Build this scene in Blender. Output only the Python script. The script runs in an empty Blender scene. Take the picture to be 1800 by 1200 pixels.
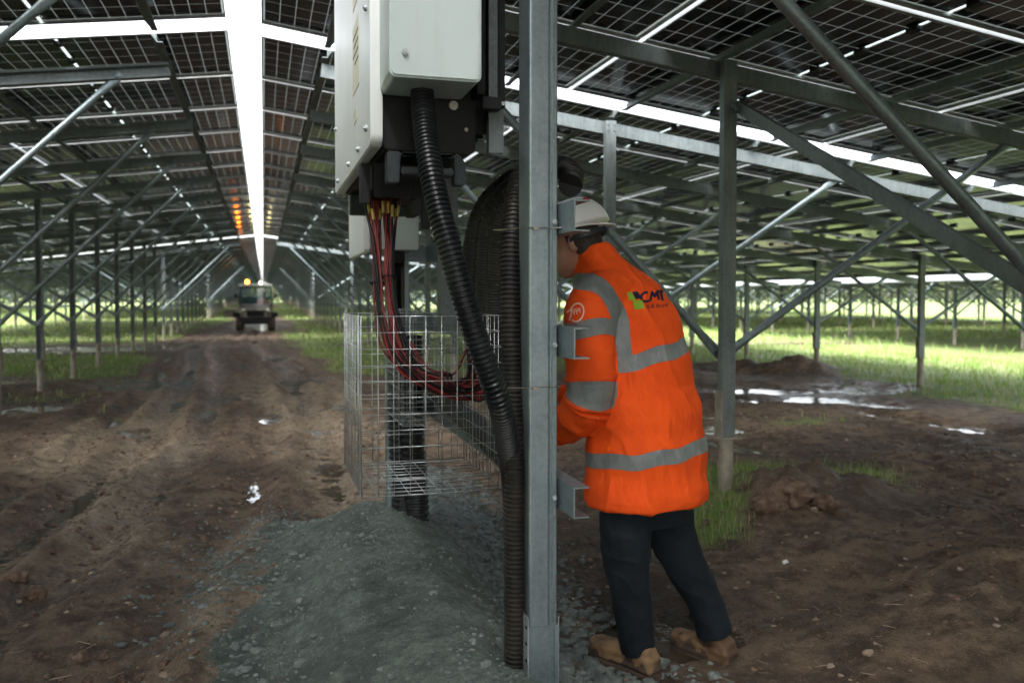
import bpy, bmesh, math, random
import numpy as np
from mathutils import Vector, Matrix
from mathutils.bvhtree import BVHTree
R = math.radians
random.seed(7)
rng = np.random.default_rng(11)
SC = bpy.context.scene
COL = SC.collection

# ------------------------------------------------------------------ camera
YAW, PITCH, FPX, YC, CAMH = math.atan(437/1500), R(1.5), 1500.0, 562.0, 1.4
cam = bpy.data.cameras.new('camera'); camo = bpy.data.objects.new('camera', cam); COL.objects.link(camo)
camo.location = (0, 0, CAMH); camo.rotation_euler = (math.pi/2-PITCH, 0, -YAW)
cam.sensor_width = 36; cam.lens = 30; cam.shift_y = -38/1800
cam.clip_start = 0.05; cam.clip_end = 3000
cam.dof.use_dof = True; cam.dof.focus_distance = 2.75; cam.dof.aperture_fstop = 3.2
SC.camera = camo
# ------------------------------------------------------------------ world, sun, exposure
w = bpy.data.worlds.new("World"); SC.world = w; w.use_nodes = True
nt = w.node_tree; bg = nt.nodes['Background']
sky = nt.nodes.new('ShaderNodeTexSky'); sky.sky_type = 'NISHITA'; sky.sun_disc = False
SUN_EL, SUN_ROT = R(48), R(215)
sky.sun_elevation = SUN_EL; sky.sun_rotation = SUN_ROT; sky.dust_density = 4.0; sky.air_density = 1.0; sky.ozone_density = 1.0
hs = nt.nodes.new('ShaderNodeHueSaturation'); hs.inputs['Saturation'].default_value = 0.30
nt.links.new(sky.outputs[0], hs.inputs['Color']); nt.links.new(hs.outputs[0], bg.inputs[0])
bg.inputs[1].default_value = 0.15
sun = bpy.data.lights.new('sun', 'SUN'); sun.energy = 1.4; sun.angle = R(50); sun.color = (1, .97, .92)
suno = bpy.data.objects.new('sun', sun); COL.objects.link(suno)
sd = Vector((math.sin(SUN_ROT)*math.cos(SUN_EL), math.cos(SUN_ROT)*math.cos(SUN_EL), math.sin(SUN_EL)))
suno.rotation_euler = sd.to_track_quat('Z', 'Y').to_euler(); suno.location = (0, 0, 30)
SC.view_settings.view_transform = 'Standard'; SC.view_settings.look = 'None'
SC.view_settings.gamma = 1; SC.view_settings.exposure = 2.85
SC.render.engine = 'CYCLES'
SC.cycles.max_bounces = 7; SC.cycles.diffuse_bounces = 4; SC.cycles.glossy_bounces = 4
SC.cycles.transparent_max_bounces = 10; SC.cycles.transmission_bounces = 4
SC.cycles.use_denoising = True; SC.cycles.sample_clamp_indirect = 6

_f = Vector((math.sin(YAW)*math.cos(PITCH), math.cos(YAW)*math.cos(PITCH), -math.sin(PITCH)))
_r = Vector((math.cos(YAW), -math.sin(YAW), 0)); _u = _r.cross(_f)
def at(px, py, d):
    "world point seen at photo pixel (px, py) at depth d: used as a measuring aid"
    return Vector((0, 0, CAMH)) + d*(_f + _r*((px-900)/FPX) + _u*((YC-py)/FPX))

# ------------------------------------------------------------------ noise
def _hash(n):
    n = (n ^ (n >> np.uint32(13)))*np.uint32(1274126177); n = (n ^ (n >> np.uint32(16)))*np.uint32(2246822519)
    return ((n ^ (n >> np.uint32(15))) & np.uint32(0xffffff)).astype(np.float32)/np.float32(0xffffff)
def vn(x, y, z=None):
    x = np.asarray(x, float); y = np.asarray(y, float); ax = [(x, 374761393), (y, 668265263)]
    if z is not None: ax.append((np.asarray(z, float), 2147483647))
    H = []; W = []
    for v, p in ax:
        i = np.floor(v); f = (v-i).astype(np.float32); f = f*f*f*(f*(f*6-15)+10)
        h0 = (i.astype(np.int64)*p & 0xffffffff).astype(np.uint32); H.append((h0, h0+np.uint32(p))); W.append((1-f, f))
    r = 0
    for a in (0, 1):
        for b in (0, 1):
            hab = H[0][a]+H[1][b]; wab = W[0][a]*W[1][b]
            if z is None: r = r+_hash(hab)*wab
            else:
                for c in (0, 1): r = r+_hash(hab+H[2][c])*(wab*W[2][c])
    return (r*2-1).astype(float)
def fbm(x, y, s, o=4, z=None):
    r = 0; a = 1; t = 0
    for i in range(o):
        r = r + a*vn(x*s+17.3*i, y*s-9.1*i, None if z is None else z*s+3.7*i); t += a; a *= .5; s *= 2.03
    return r/t
def sst(a, b, x):
    t = np.clip((x-a)/(b-a), 0, 1); return t*t*(3-2*t)

# ------------------------------------------------------------------ materials
def newmat(name):
    m = bpy.data.materials.new(name); m.use_nodes = True
    return m, m.node_tree, m.node_tree.nodes['Principled BSDF']
def N(nt, t, **kw):
    n = nt.nodes.new(t)
    for k, v in kw.items():
        if k in n.inputs: n.inputs[k].default_value = v
        else: setattr(n, k, v)
    return n
def M_(nt, op, a, b=None, c=None):
    n = nt.nodes.new('ShaderNodeMath'); n.operation = op
    for i, v in enumerate((a, b, c)):
        if v is None: continue
        if isinstance(v, (int, float)): n.inputs[i].default_value = v
        else: nt.links.new(v, n.inputs[i])
    return n.outputs[0]
def mixc(nt, f, a, b):
    n = nt.nodes.new('ShaderNodeMix'); n.data_type = 'RGBA'
    for i, v in ((0, f), (6, a), (7, b)):
        if isinstance(v, (int, float)): n.inputs[i].default_value = v
        elif isinstance(v, tuple): n.inputs[i].default_value = (*v, 1) if len(v) == 3 else v
        else: nt.links.new(v, n.inputs[i])
    return n.outputs[2]
def noise(nt, scale, detail=4, rough=.55, vec=None, dist=0):
    n = N(nt, 'ShaderNodeTexNoise'); n.inputs['Scale'].default_value = scale; n.inputs['Detail'].default_value = detail
    n.inputs['Roughness'].default_value = rough; n.inputs['Distortion'].default_value = dist
    if vec is not None: nt.links.new(vec, n.inputs['Vector'])
    return n.outputs[0]
def ramp(nt, v, lo, hi):
    n = nt.nodes.new('ShaderNodeMapRange'); n.interpolation_type = 'SMOOTHSTEP'
    nt.links.new(v, n.inputs[0]); n.inputs[1].default_value = lo; n.inputs[2].default_value = hi
    return n.outputs[0]
def bump(nt, p, h, strength=.3, dist=.01):
    b = N(nt, 'ShaderNodeBump'); b.inputs['Strength'].default_value = strength; b.inputs['Distance'].default_value = dist
    nt.links.new(h, b.inputs['Height']); nt.links.new(b.outputs[0], p.inputs['Normal']); return b
def simple(name, c1, c2=None, rough=.5, metal=0, scale=8, bs=0, bscale=60, spec=.5, coat=0, rv=0.0):
    m, nt, p = newmat(name); c2 = c2 or c1
    tc = N(nt, 'ShaderNodeTexCoord').outputs['Object']
    f = ramp(nt, noise(nt, scale, 5, .6, tc), .35, .65)
    nt.links.new(mixc(nt, f, c1, c2), p.inputs['Base Color'])
    p.inputs['Metallic'].default_value = metal; p.inputs['Specular IOR Level'].default_value = spec
    if rv: nt.links.new(M_(nt, 'ADD', rough-rv, M_(nt, 'MULTIPLY', noise(nt, scale*2.3, 4, .6, tc), 2*rv)), p.inputs['Roughness'])
    else: p.inputs['Roughness'].default_value = rough
    p.inputs['Coat Weight'].default_value = coat
    if bs: bump(nt, p, noise(nt, bscale, 3, .6, tc), bs, .002)
    return m
def metalmat(name, c1, c2, rough=.42, metal=.75, streak=True):
    m, nt, p = newmat(name)
    tc = N(nt, 'ShaderNodeTexCoord').outputs['Object']
    mp = N(nt, 'ShaderNodeMapping'); mp.inputs['Scale'].default_value = (1, 1, .12); nt.links.new(tc, mp.inputs[0])
    a = noise(nt, 34, 5, .65, mp.outputs[0]); b = noise(nt, 5, 3, .6, tc); c = noise(nt, 170, 2, .5, tc)
    f = M_(nt, 'ADD', M_(nt, 'MULTIPLY', a, .55), M_(nt, 'MULTIPLY', b, .45))
    col = mixc(nt, ramp(nt, f, .36, .64), c1, c2)
    col = mixc(nt, ramp(nt, noise(nt, 11, 6, .7, tc), .62, .74), col, (c2[0]*1.25, c2[1]*1.25, c2[2]*1.22))
    vo = N(nt, 'ShaderNodeTexVoronoi'); vo.inputs['Scale'].default_value = 95; nt.links.new(tc, vo.inputs['Vector'])
    sv = N(nt, 'ShaderNodeSeparateColor'); nt.links.new(vo.outputs['Color'], sv.inputs[0])
    col = mixc(nt, M_(nt, 'MULTIPLY', sv.outputs[0], .35), col, (c2[0]*1.35, c2[1]*1.35, c2[2]*1.35))
    mud_ = ramp(nt, noise(nt, 3.5, 7, .8, tc), .64, .72); col = mixc(nt, M_(nt, 'MULTIPLY', mud_, .45), col, (.10, .085, .065))
    nt.links.new(col, p.inputs['Base Color'])
    nt.links.new(M_(nt, 'ADD', rough-.1, M_(nt, 'MULTIPLY', a, .22)), p.inputs['Roughness'])
    p.inputs['Metallic'].default_value = metal
    bump(nt, p, c, .12, .001)
    return m
MAT = {}
MAT['galv'] = metalmat('galvanized_steel', (.150, .190, .205), (.225, .275, .295))
MAT['galvd'] = metalmat('dull_galvanized', (.095, .115, .118), (.165, .192, .195), .5, .55)
MAT['galvl'] = metalmat('bright_galvanized', (.30, .34, .36), (.42, .46, .47), .4, .6)
MAT['pile'] = simple('muddy_pile', (.20, .17, .13), (.30, .28, .23), .6, .2, 9, .2)
MAT['alu'] = simple('panel_frame_aluminium', (.30, .32, .32), (.36, .38, .38), .4, .6)
MAT['white'] = simple('white_powder_coat', (.66, .70, .70), (.72, .75, .75), .34, 0, 2.5, .05, 500, .5, 0, .05)
def coat(name, c1, c2):
    m, nt, p = newmat(name); tc = N(nt, 'ShaderNodeTexCoord').outputs['Object']
    mp = N(nt, 'ShaderNodeMapping'); mp.inputs['Scale'].default_value = (9, 9, .5); nt.links.new(tc, mp.inputs[0])
    dr = ramp(nt, noise(nt, 3.0, 5, .65, mp.outputs[0]), .55, .78); sp_ = ramp(nt, noise(nt, 55, 3, .7, tc), .68, .74)
    c = mixc(nt, ramp(nt, noise(nt, 2, 4, .6, tc), .3, .7), c1, c2); c = mixc(nt, M_(nt, 'MULTIPLY', dr, .30), c, (.34, .33, .28)); c = mixc(nt, M_(nt, 'MULTIPLY', sp_, .35), c, (.25, .21, .16))
    nt.links.new(c, p.inputs['Base Color']); nt.links.new(M_(nt, 'ADD', .34, M_(nt, 'MULTIPLY', dr, .2)), p.inputs['Roughness']); bump(nt, p, noise(nt, 500, 2, .5, tc), .05, .001); return m
MAT['lgrey'] = simple('light_grey_powder_coat', (.42, .49, .50), (.46, .53, .54), .42, 0, 2.5, .06, 500, .5, 0, .05)
MAT['white'] = coat('white_powder_coat', (.66, .70, .70), (.73, .76, .76)); MAT['lgrey'] = coat('light_grey_powder_coat', (.42, .49, .50), (.46, .53, .54))
MAT['black'] = simple('black_painted_metal', (.004, .005, .006), (.008, .010, .011), .5, 0, 6, .1, 300, .25)
MAT['cast'] = simple('dark_cast_metal', (.018, .026, .030), (.028, .038, .043), .5, .3, 12, .2, 200)
MAT['hose'] = simple('black_conduit_plastic', (.004, .005, .007), (.009, .011, .013), .36, 0, 15, .1, 150, .35, 0, .1)
MAT['hosed'] = simple('dusty_conduit_plastic', (.006, .007, .008), (.022, .018, .014), .48, 0, 4, .1, 150, .3, 0, .1)
MAT['hoseb'] = simple('smooth_conduit_plastic', (.005, .006, .007), (.014, .012, .011), .5, 0, 8, .1, 100)
MAT['red'] = simple('red_cable_sheath', (.19, .009, .009), (.14, .008, .009), .4, 0, 20)
MAT['dred'] = simple('dark_red_cable_sheath', (.12, .014, .012), (.08, .012, .012), .45, 0, 20)
MAT['yel'] = simple('yellow_cable_marker', (.45, .36, .08), (.38, .30, .07), .5)
MAT['tie'] = simple('steel_tie', (.25, .235, .20), (.35, .33, .29), .3, .9)
MAT['wire'] = simple('welded_wire', (.32, .35, .36), (.46, .49, .50), .35, .7, 20)
MAT['paper'] = simple('warning_label', (.62, .62, .50), (.66, .66, .56), .6)
MAT['skin'] = simple('skin', (.42, .22, .15), (.36, .17, .12), .5, 0, 9, .1, 120)
MAT['hair'] = simple('dark_hair', (.02, .014, .01), (.035, .025, .018), .7, 0, 60, .5, 300)
MAT['helmet'] = simple('white_helmet_plastic', (.62, .65, .64), (.70, .72, .71), .28, 0, 4, 0, 60, .5, .2)
MAT['hred'] = simple('red_sticker', (.5, .02, .02), None, .4)
MAT['denim'] = simple('dark_navy_denim', (.003, .0062, .010), (.007, .013, .019), .85, 0, 14, .5, 260, .3)
MAT['boot'] = simple('tan_boot_leather', (.23, .145, .075), (.09, .055, .034), .7, 0, 9, .5, 90, .3)
MAT['sole'] = simple('muddy_boot_sole', (.05, .034, .024), (.08, .055, .04), .8, 0, 12, .5, 60)
MAT['glove'] = simple('teal_glove', (.02, .16, .18), (.03, .20, .22), .6)
MAT['navy'] = simple('navy_print', (.012, .010, .035), None, .6)
MAT['green'] = simple('green_print', (.20, .36, .02), None, .6)
MAT['pgrey'] = simple('pale_print', (.80, .55, .45), None, .6)
MAT['tyre'] = simple('muddy_tyre', (.03, .024, .018), (.07, .05, .035), .8, 0, 10, .4, 40)
MAT['utv'] = simple('beige_vehicle_paint', (.17, .155, .125), (.11, .10, .08), .4, 0, 5)
MAT['utvw'] = simple('white_vehicle_roof', (.65, .66, .64), (.6, .6, .58), .4)
MAT['orange'] = simple('orange_cloth', (.70, .10, .03), None, .7)
def glassm():
    m, nt, p = newmat('windscreen_glass')
    p.inputs['Base Color'].default_value = (.06, .13, .13, 1); p.inputs['Roughness'].default_value = .04
    p.inputs['Alpha'].default_value = .3
    return m
MAT['wind'] = glassm()
def emit(name, c, s):
    m, nt, p = newmat(name); p.inputs['Base Color'].default_value = (*c, 1)
    p.inputs['Emission Color'].default_value = (*c, 1); p.inputs['Emission Strength'].default_value = s; return m
MAT['beacon'] = emit('amber_beacon_lens', (1, .22, .006), 16)
MAT['lamp'] = emit('yellow_lamp_lens', (1, .85, .35), 6)
MAT['headl'] = simple('headlight_lens', (.6, .6, .5), None, .15)

PL, PW = 2.384, 1.304          # panel length (across the aisle) and width
def cellmat():
    m, nt, p = newmat('bifacial_cells')
    tc = N(nt, 'ShaderNodeTexCoord'); sx = N(nt, 'ShaderNodeSeparateXYZ'); nt.links.new(tc.outputs['Object'], sx.inputs[0])
    ax = M_(nt, 'ABSOLUTE', sx.outputs[0]); ay = M_(nt, 'ABSOLUTE', sx.outputs[1])
    mid = M_(nt, 'LESS_THAN', ax, .008)
    fx = M_(nt, 'FRACT', M_(nt, 'DIVIDE', M_(nt, 'SUBTRACT', ax, .012), .1055))
    fy = M_(nt, 'FRACT', M_(nt, 'DIVIDE', ay, .2122))
    ex = M_(nt, 'ABSOLUTE', M_(nt, 'SUBTRACT', fx, .5)); ey = M_(nt, 'ABSOLUTE', M_(nt, 'SUBTRACT', fy, .5))
    lx = M_(nt, 'GREATER_THAN', ex, .5-.0023/.1055); ly = M_(nt, 'GREATER_THAN', ey, .5-.0026/.2122)
    edge = M_(nt, 'MAXIMUM', M_(nt, 'GREATER_THAN', ax, 1.172), M_(nt, 'GREATER_THAN', ay, .6365))
    gap = M_(nt, 'MAXIMUM', M_(nt, 'MAXIMUM', lx, ly), edge)
    # fine busbars inside every cell
    bb = M_(nt, 'GREATER_THAN', M_(nt, 'ABSOLUTE', M_(nt, 'SUBTRACT', M_(nt, 'FRACT', M_(nt, 'DIVIDE', sx.outputs[1], .0195)), .5)), .46)
    oi = N(nt, 'ShaderNodeObjectInfo')
    base = mixc(nt, M_(nt, 'MULTIPLY', oi.outputs['Random'], .6), (.006, .007, .010), (.013, .012, .015))
    base = mixc(nt, M_(nt, 'MULTIPLY', bb, .35), base, (.07, .07, .07))
    nt.links.new(base, p.inputs['Base Color'])
    p.inputs['Roughness'].default_value = .09; p.inputs['IOR'].default_value = 1.5
    nz = noise(nt, 3.0, 3, .6, tc.outputs['Object'])
    nt.links.new(M_(nt, 'ADD', .05, M_(nt, 'MULTIPLY', nz, .12)), p.inputs['Roughness'])
    b = bump(nt, p, noise(nt, 1.1, 2, .5, tc.outputs['Object']), .12, .02)
    tl = N(nt, 'ShaderNodeBsdfTranslucent'); tl.inputs[0].default_value = (.38, .40, .39, 1)
    tr = N(nt, 'ShaderNodeBsdfTransparent'); tr.inputs[0].default_value = (.80, .85, .83, 1)
    df = N(nt, 'ShaderNodeBsdfDiffuse'); df.inputs[0].default_value = (.25, .26, .25, 1)
    m1 = N(nt, 'ShaderNodeMixShader'); m1.inputs[0].default_value = .35
    nt.links.new(tl.outputs[0], m1.inputs[1]); nt.links.new(df.outputs[0], m1.inputs[2])
    m0 = N(nt, 'ShaderNodeMixShader'); m0.inputs[0].default_value = .06
    nt.links.new(m1.outputs[0], m0.inputs[1]); nt.links.new(tr.outputs[0], m0.inputs[2])
    m2 = N(nt, 'ShaderNodeMixShader'); nt.links.new(gap, m2.inputs[0])
    nt.links.new(p.outputs[0], m2.inputs[1]); nt.links.new(m0.outputs[0], m2.inputs[2])
    m3 = N(nt, 'ShaderNodeMixShader'); nt.links.new(mid, m3.inputs[0])
    nt.links.new(m2.outputs[0], m3.inputs[1]); nt.links.new(tr.outputs[0], m3.inputs[2])
    nt.links.new(m3.outputs[0], nt.nodes['Material Output'].inputs[0])
    return m
MAT['cells'] = cellmat()

def groundmat():
    m, nt, p = newmat('muddy_ground')
    tc = N(nt, 'ShaderNodeTexCoord').outputs['Object']
    at_ = N(nt, 'ShaderNodeAttribute'); at_.attribute_name = 'mask'
    sp = N(nt, 'ShaderNodeSeparateColor'); nt.links.new(at_.outputs['Color'], sp.inputs[0])
    n1 = noise(nt, .9, 6, .65, tc); n2 = noise(nt, 6, 6, .7, tc); n3 = noise(nt, 38, 5, .7, tc); n4 = noise(nt, 160, 3, .6, tc)
    mud = mixc(nt, ramp(nt, n2, .38, .62), (.058, .037, .024), (.175, .122, .080))
    mud = mixc(nt, ramp(nt, n1, .45, .62), mud, (.048, .032, .021))
    mud = mixc(nt, M_(nt, 'MULTIPLY', ramp(nt, n3, .55, .75), .6), mud, (.30, .215, .15))
    mud = mixc(nt, ramp(nt, n4, .64, .70), mud, (.36, .31, .24))
    silt = mixc(nt, ramp(nt, n3, .3, .7), (.36, .295, .205), (.185, .140, .094))
    mud = mixc(nt, M_(nt, 'MULTIPLY', at_.outputs['Alpha'], ramp(nt, n2, .25, .6)), mud, silt)
    grav = mixc(nt, ramp(nt, n3, .35, .65), (.078, .104, .090), (.150, .188, .164))
    grav = mixc(nt, ramp(nt, n2, .42, .62), grav, (.064, .082, .071))
    grav = mixc(nt, ramp(nt, n4, .62, .74), grav, (.24, .27, .255))
    green = mixc(nt, ramp(nt, n2, .35, .6), (.11, .19, .045), (.17, .19, .07))
    c = mixc(nt, ramp(nt, M_(nt, 'ADD', sp.outputs[0], M_(nt, 'MULTIPLY', M_(nt, 'SUBTRACT', n2, .5), .7)), .4, .6), mud, green)
    gm = ramp(nt, M_(nt, 'ADD', sp.outputs[1], M_(nt, 'MULTIPLY', M_(nt, 'SUBTRACT', n2, .5), .8)), .46, .56)
    c = mixc(nt, gm, c, grav)
    nt.links.new(c, p.inputs['Base Color'])
    wet = M_(nt, 'ADD', sp.outputs[2], M_(nt, 'MULTIPLY', M_(nt, 'SUBTRACT', n1, .5), .9))
    wetm = M_(nt, 'MULTIPLY', ramp(nt, wet, .35, .8), M_(nt, 'SUBTRACT', 1, gm))
    wn = M_(nt, 'MULTIPLY', wetm, ramp(nt, noise(nt, 13, 4, .6, tc), .35, .6))
    nt.links.new(M_(nt, 'SUBTRACT', .85, M_(nt, 'MULTIPLY', wn, .66)), p.inputs['Roughness'])
    p.inputs['Specular IOR Level'].default_value = .45
    h = M_(nt, 'ADD', M_(nt, 'MULTIPLY', n3, 1.0), M_(nt, 'MULTIPLY', n4, .35))
    b = bump(nt, p, h, .9, .014)
    b2 = N(nt, 'ShaderNodeBump'); b2.inputs['Strength'].default_value = .9; b2.inputs['Distance'].default_value = .05
    nt.links.new(n2, b2.inputs['Height']); nt.links.new(b2.outputs[0], b.inputs['Normal'])
    return m
MAT['ground'] = groundmat()
def watermat():
    m, nt, p = newmat('puddle_water')
    p.inputs['Base Color'].default_value = (.06, .045, .03, 1); p.inputs['Roughness'].default_value = .03
    p.inputs['IOR'].default_value = 1.33
    tc = N(nt, 'ShaderNodeTexCoord').outputs['Object']
    bump(nt, p, noise(nt, 7, 3, .55, tc), .22, .02); return m
MAT['water'] = watermat()
def grassmat(name, c1, c2, c3):
    m, nt, p = newmat(name)
    a = N(nt, 'ShaderNodeAttribute'); a.attribute_name = 'rnd'
    sp = N(nt, 'ShaderNodeSeparateColor'); nt.links.new(a.outputs['Color'], sp.inputs[0])
    c = mixc(nt, sp.outputs[0], c1, c2); c = mixc(nt, M_(nt, 'GREATER_THAN', sp.outputs[1], .76), c, c3)
    nt.links.new(c, p.inputs['Base Color']); p.inputs['Roughness'].default_value = .55
    tl = N(nt, 'ShaderNodeBsdfTranslucent'); nt.links.new(c, tl.inputs[0])
    mx = N(nt, 'ShaderNodeMixShader'); mx.inputs[0].default_value = .4
    nt.links.new(p.outputs[0], mx.inputs[1]); nt.links.new(tl.outputs[0], mx.inputs[2])
    nt.links.new(mx.outputs[0], nt.nodes['Material Output'].inputs[0]); return m
MAT['grass'] = grassmat('grass_blades', (.13, .25, .035), (.25, .36, .09), (.42, .40, .22))
MAT['leaf'] = grassmat('hedge_leaves', (.03, .055, .018), (.06, .09, .03), (.10, .10, .05))
MAT['stone'] = simple('crushed_stone', (.10, .125, .118), (.18, .205, .195), .8, 0, 14, .3, 80)
MAT['pebble'] = simple('pale_pebble', (.33, .27, .20), (.22, .16, .12), .7, 0, 6)
MAT['clod'] = simple('mud_clod', (.075, .045, .03), (.17, .115, .078), .85, 0, 20, .6, 60)
MAT['litter'] = simple('white_scrap', (.7, .72, .72), None, .5)

# ------------------------------------------------------------------ mesh tools
class MB:
    def __init__(s): s.v = []; s.f = []; s.mi = []; s.n = 0
    def add(s, v, f, mi=0):
        v = [tuple(p) for p in v]; s.v += v; s.f += [tuple(i+s.n for i in q) for q in f]; s.mi += [mi]*len(f); s.n += len(v); return s
    def box(s, a, b, mi=0, M=None):
        (x0, y0, z0), (x1, y1, z1) = a, b
        v = [Vector(p) for p in ((x0,y0,z0),(x1,y0,z0),(x1,y1,z0),(x0,y1,z0),(x0,y0,z1),(x1,y0,z1),(x1,y1,z1),(x0,y1,z1))]
        if M: v = [M @ p for p in v]
        return s.add(v, [(0,3,2,1),(4,5,6,7),(0,1,5,4),(1,2,6,5),(2,3,7,6),(3,0,4,7)], mi)
    def tube(s, pts, r, seg=10, mi=0, caps=True, flat=None):
        pts = [Vector(p) for p in pts]; n = len(pts)
        rr = [r]*n if isinstance(r, (int, float)) else list(r)
        T = [(pts[min(i+1, n-1)]-pts[max(i-1, 0)]).normalized() for i in range(n)]
        up = Vector((0, 0, 1)) if abs(T[0].z) < .9 else Vector((0, 1, 0))
        side = T[0].cross(up).normalized(); V = []
        for i in range(n):
            side = (side-T[i]*side.dot(T[i])).normalized(); nn = T[i].cross(side)
            k1, k2 = flat[i] if flat else (1, 1)
            for j in range(seg):
                a = 2*math.pi*j/seg
                V.append(pts[i]+side*(math.cos(a)*rr[i]*k1)+nn*(math.sin(a)*rr[i]*k2))
        F = [(i*seg+j, i*seg+(j+1) % seg, (i+1)*seg+(j+1) % seg, (i+1)*seg+j) for i in range(n-1) for j in range(seg)]
        if caps: F += [tuple(range(seg))[::-1], tuple((n-1)*seg+j for j in range(seg))]
        return s.add(V, F, mi)
    def prism(s, prof, p0, p1, up=(0, 0, 1), mi=0, closed=True):
        p0 = Vector(p0); p1 = Vector(p1); t = (p1-p0).normalized(); up = Vector(up)
        x = up.cross(t).normalized(); y = t.cross(x)
        n = len(prof); V = [p0+x*a+y*b for a, b in prof]+[p1+x*a+y*b for a, b in prof]
        F = [(i, (i+1) % n, n+(i+1) % n, n+i) for i in range(n)]
        s.add(V, F, mi)
        s.add(V, [tuple(range(n))[::-1], tuple(range(n, 2*n))], mi); return s
    def rings(s, rings, mi=0, caps=True):
        n = len(rings[0]); V = [p for r in rings for p in r]
        F = [(i*n+j, i*n+(j+1) % n, (i+1)*n+(j+1) % n, (i+1)*n+j) for i in range(len(rings)-1) for j in range(n)]
        if caps: F += [tuple(range(n))[::-1], tuple((len(rings)-1)*n+j for j in range(n))]
        return s.add(V, F, mi)
    def mesh(s, name, mats, smooth=False, off=None):
        me = bpy.data.meshes.new(name)
        v = s.v if off is None else [(p[0]-off[0], p[1]-off[1], p[2]-off[2]) for p in s.v]
        me.from_pydata(v, [], s.f)
        for m in (mats if isinstance(mats, (list, tuple)) else [mats]): me.materials.append(MAT[m])
        me.polygons.foreach_set('material_index', s.mi)
        bm = bmesh.new(); bm.from_mesh(me); bmesh.ops.recalc_face_normals(bm, faces=bm.faces); bm.to_mesh(me); bm.free()
        if smooth: me.shade_smooth() if smooth is True else None
        if smooth == 'auto':
            me.polygons.foreach_set('use_smooth', [True]*len(me.polygons))
            try: me.set_sharp_from_angle(angle=R(35))
            except Exception: pass
        return me
def link(name, me, parent=None, loc=None, rot=None):
    o = bpy.data.objects.new(name, me); COL.objects.link(o)
    if parent: o.parent = parent
    if loc is not None: o.location = loc
    if rot is not None: o.rotation_euler = rot
    return o
def tag(o, label=None, cat=None, group=None, kind=None):
    if label: o['label'] = label
    if cat: o['category'] = cat
    if group: o['group'] = group
    if kind: o['kind'] = kind
    return o
def thing(name, label, cat, loc=(0, 0, 0), rz=0, group=None):
    o = bpy.data.objects.new(name, None); COL.objects.link(o); o.empty_display_size = .2
    o.location = loc; o.rotation_euler = (0, 0, rz); return tag(o, label, cat, group)
def bevel(me, w=.003, seg=2, ang=30):
    bm = bmesh.new(); bm.from_mesh(me)
    bmesh.ops.remove_doubles(bm, verts=bm.verts, dist=1e-5)
    ed = [e for e in bm.edges if len(e.link_faces) == 2 and e.calc_face_angle(0) > R(ang)]
    bmesh.ops.bevel(bm, geom=ed, offset=w, segments=seg, affect='EDGES', clamp_overlap=True)
    bm.to_mesh(me); bm.free(); me.polygons.foreach_set('use_smooth', [True]*len(me.polygons))
    try: me.set_sharp_from_angle(angle=R(40))
    except Exception: pass
    return me
def cprof(w, d, t, lip=.012):
    "C section, web along x (width w), flanges of depth d pointing +y"
    h = w/2
    return [(-h, 0), (h, 0), (h, d), (h-lip, d), (h-lip, d-t), (h-t, d-t), (h-t, t), (-h+t, t), (-h+t, d-t), (-h+lip, d-t), (-h+lip, d), (-h, d)]
def spline(pts, step):
    P = [Vector(p) for p in pts]; P = [P[0]*2-P[1]]+P+[P[-1]*2-P[-2]]; out = []
    for i in range(1, len(P)-2):
        a, b, c, d = P[i-1:i+3]; n = max(2, int((c-b).length/step))
        for k in range(n):
            t = k/n
            out.append(.5*((2*b)+(c-a)*t+(2*a-5*b+4*c-d)*t*t+(3*b-a-3*c+d)*t**3))
    out.append(P[-2]); return out
def resample(pts, step):
    L = [0]
    for a, b in zip(pts, pts[1:]): L.append(L[-1]+(b-a).length)
    n = int(L[-1]/step); A = np.array([list(p) for p in pts])
    s = np.linspace(0, L[-1], n+1); return [Vector(p) for p in np.stack([np.interp(s, L, A[:, k]) for k in range(3)], 1)]
def remesh(mb, voxel, it=4, fac=.5):
    me = mb.mesh('tmp', 'skin'); o = link('tmp', me)
    a = o.modifiers.new('r', 'REMESH'); a.mode = 'VOXEL'; a.voxel_size = voxel
    b = o.modifiers.new('s', 'SMOOTH'); b.factor = fac; b.iterations = it
    bpy.context.view_layer.update()
    dg = bpy.context.evaluated_depsgraph_get(); r = bpy.data.meshes.new_from_object(o.evaluated_get(dg))
    bpy.data.objects.remove(o); bpy.data.meshes.remove(me); r.materials.clear()
    return r
def getv(me):
    a = np.empty(len(me.vertices)*3, np.float32); me.vertices.foreach_get('co', a); return a.reshape(-1, 3).astype(float)
def getn(me):
    a = np.empty(len(me.vertices)*3, np.float32); me.vertices.foreach_get('normal', a); return a.reshape(-1, 3).astype(float)
def setv(me, v): me.vertices.foreach_set('co', v.astype(np.float32).ravel()); me.update()
def fastmesh(name, V, F, mats, smooth=False):
    "V (n,3); F list of arrays (m,k)"
    me = bpy.data.meshes.new(name); V = np.asarray(V, np.float32)
    me.vertices.add(len(V)); me.vertices.foreach_set('co', V.ravel())
    F = [np.asarray(f, np.int32) for f in F]; nl = sum(f.size for f in F); npg = sum(len(f) for f in F)
    me.loops.add(nl); me.loops.foreach_set('vertex_index', np.concatenate([f.ravel() for f in F]))
    me.polygons.add(npg); tot = np.concatenate([np.full(len(f), f.shape[1]) for f in F])
    me.polygons.foreach_set('loop_start', np.concatenate([[0], np.cumsum(tot)[:-1]]).astype(np.int32))
    me.update(calc_edges=True); me.validate()
    for m in mats: me.materials.append(MAT[m])
    me.polygons.foreach_set('use_smooth', [smooth]*len(me.polygons)); return me

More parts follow.
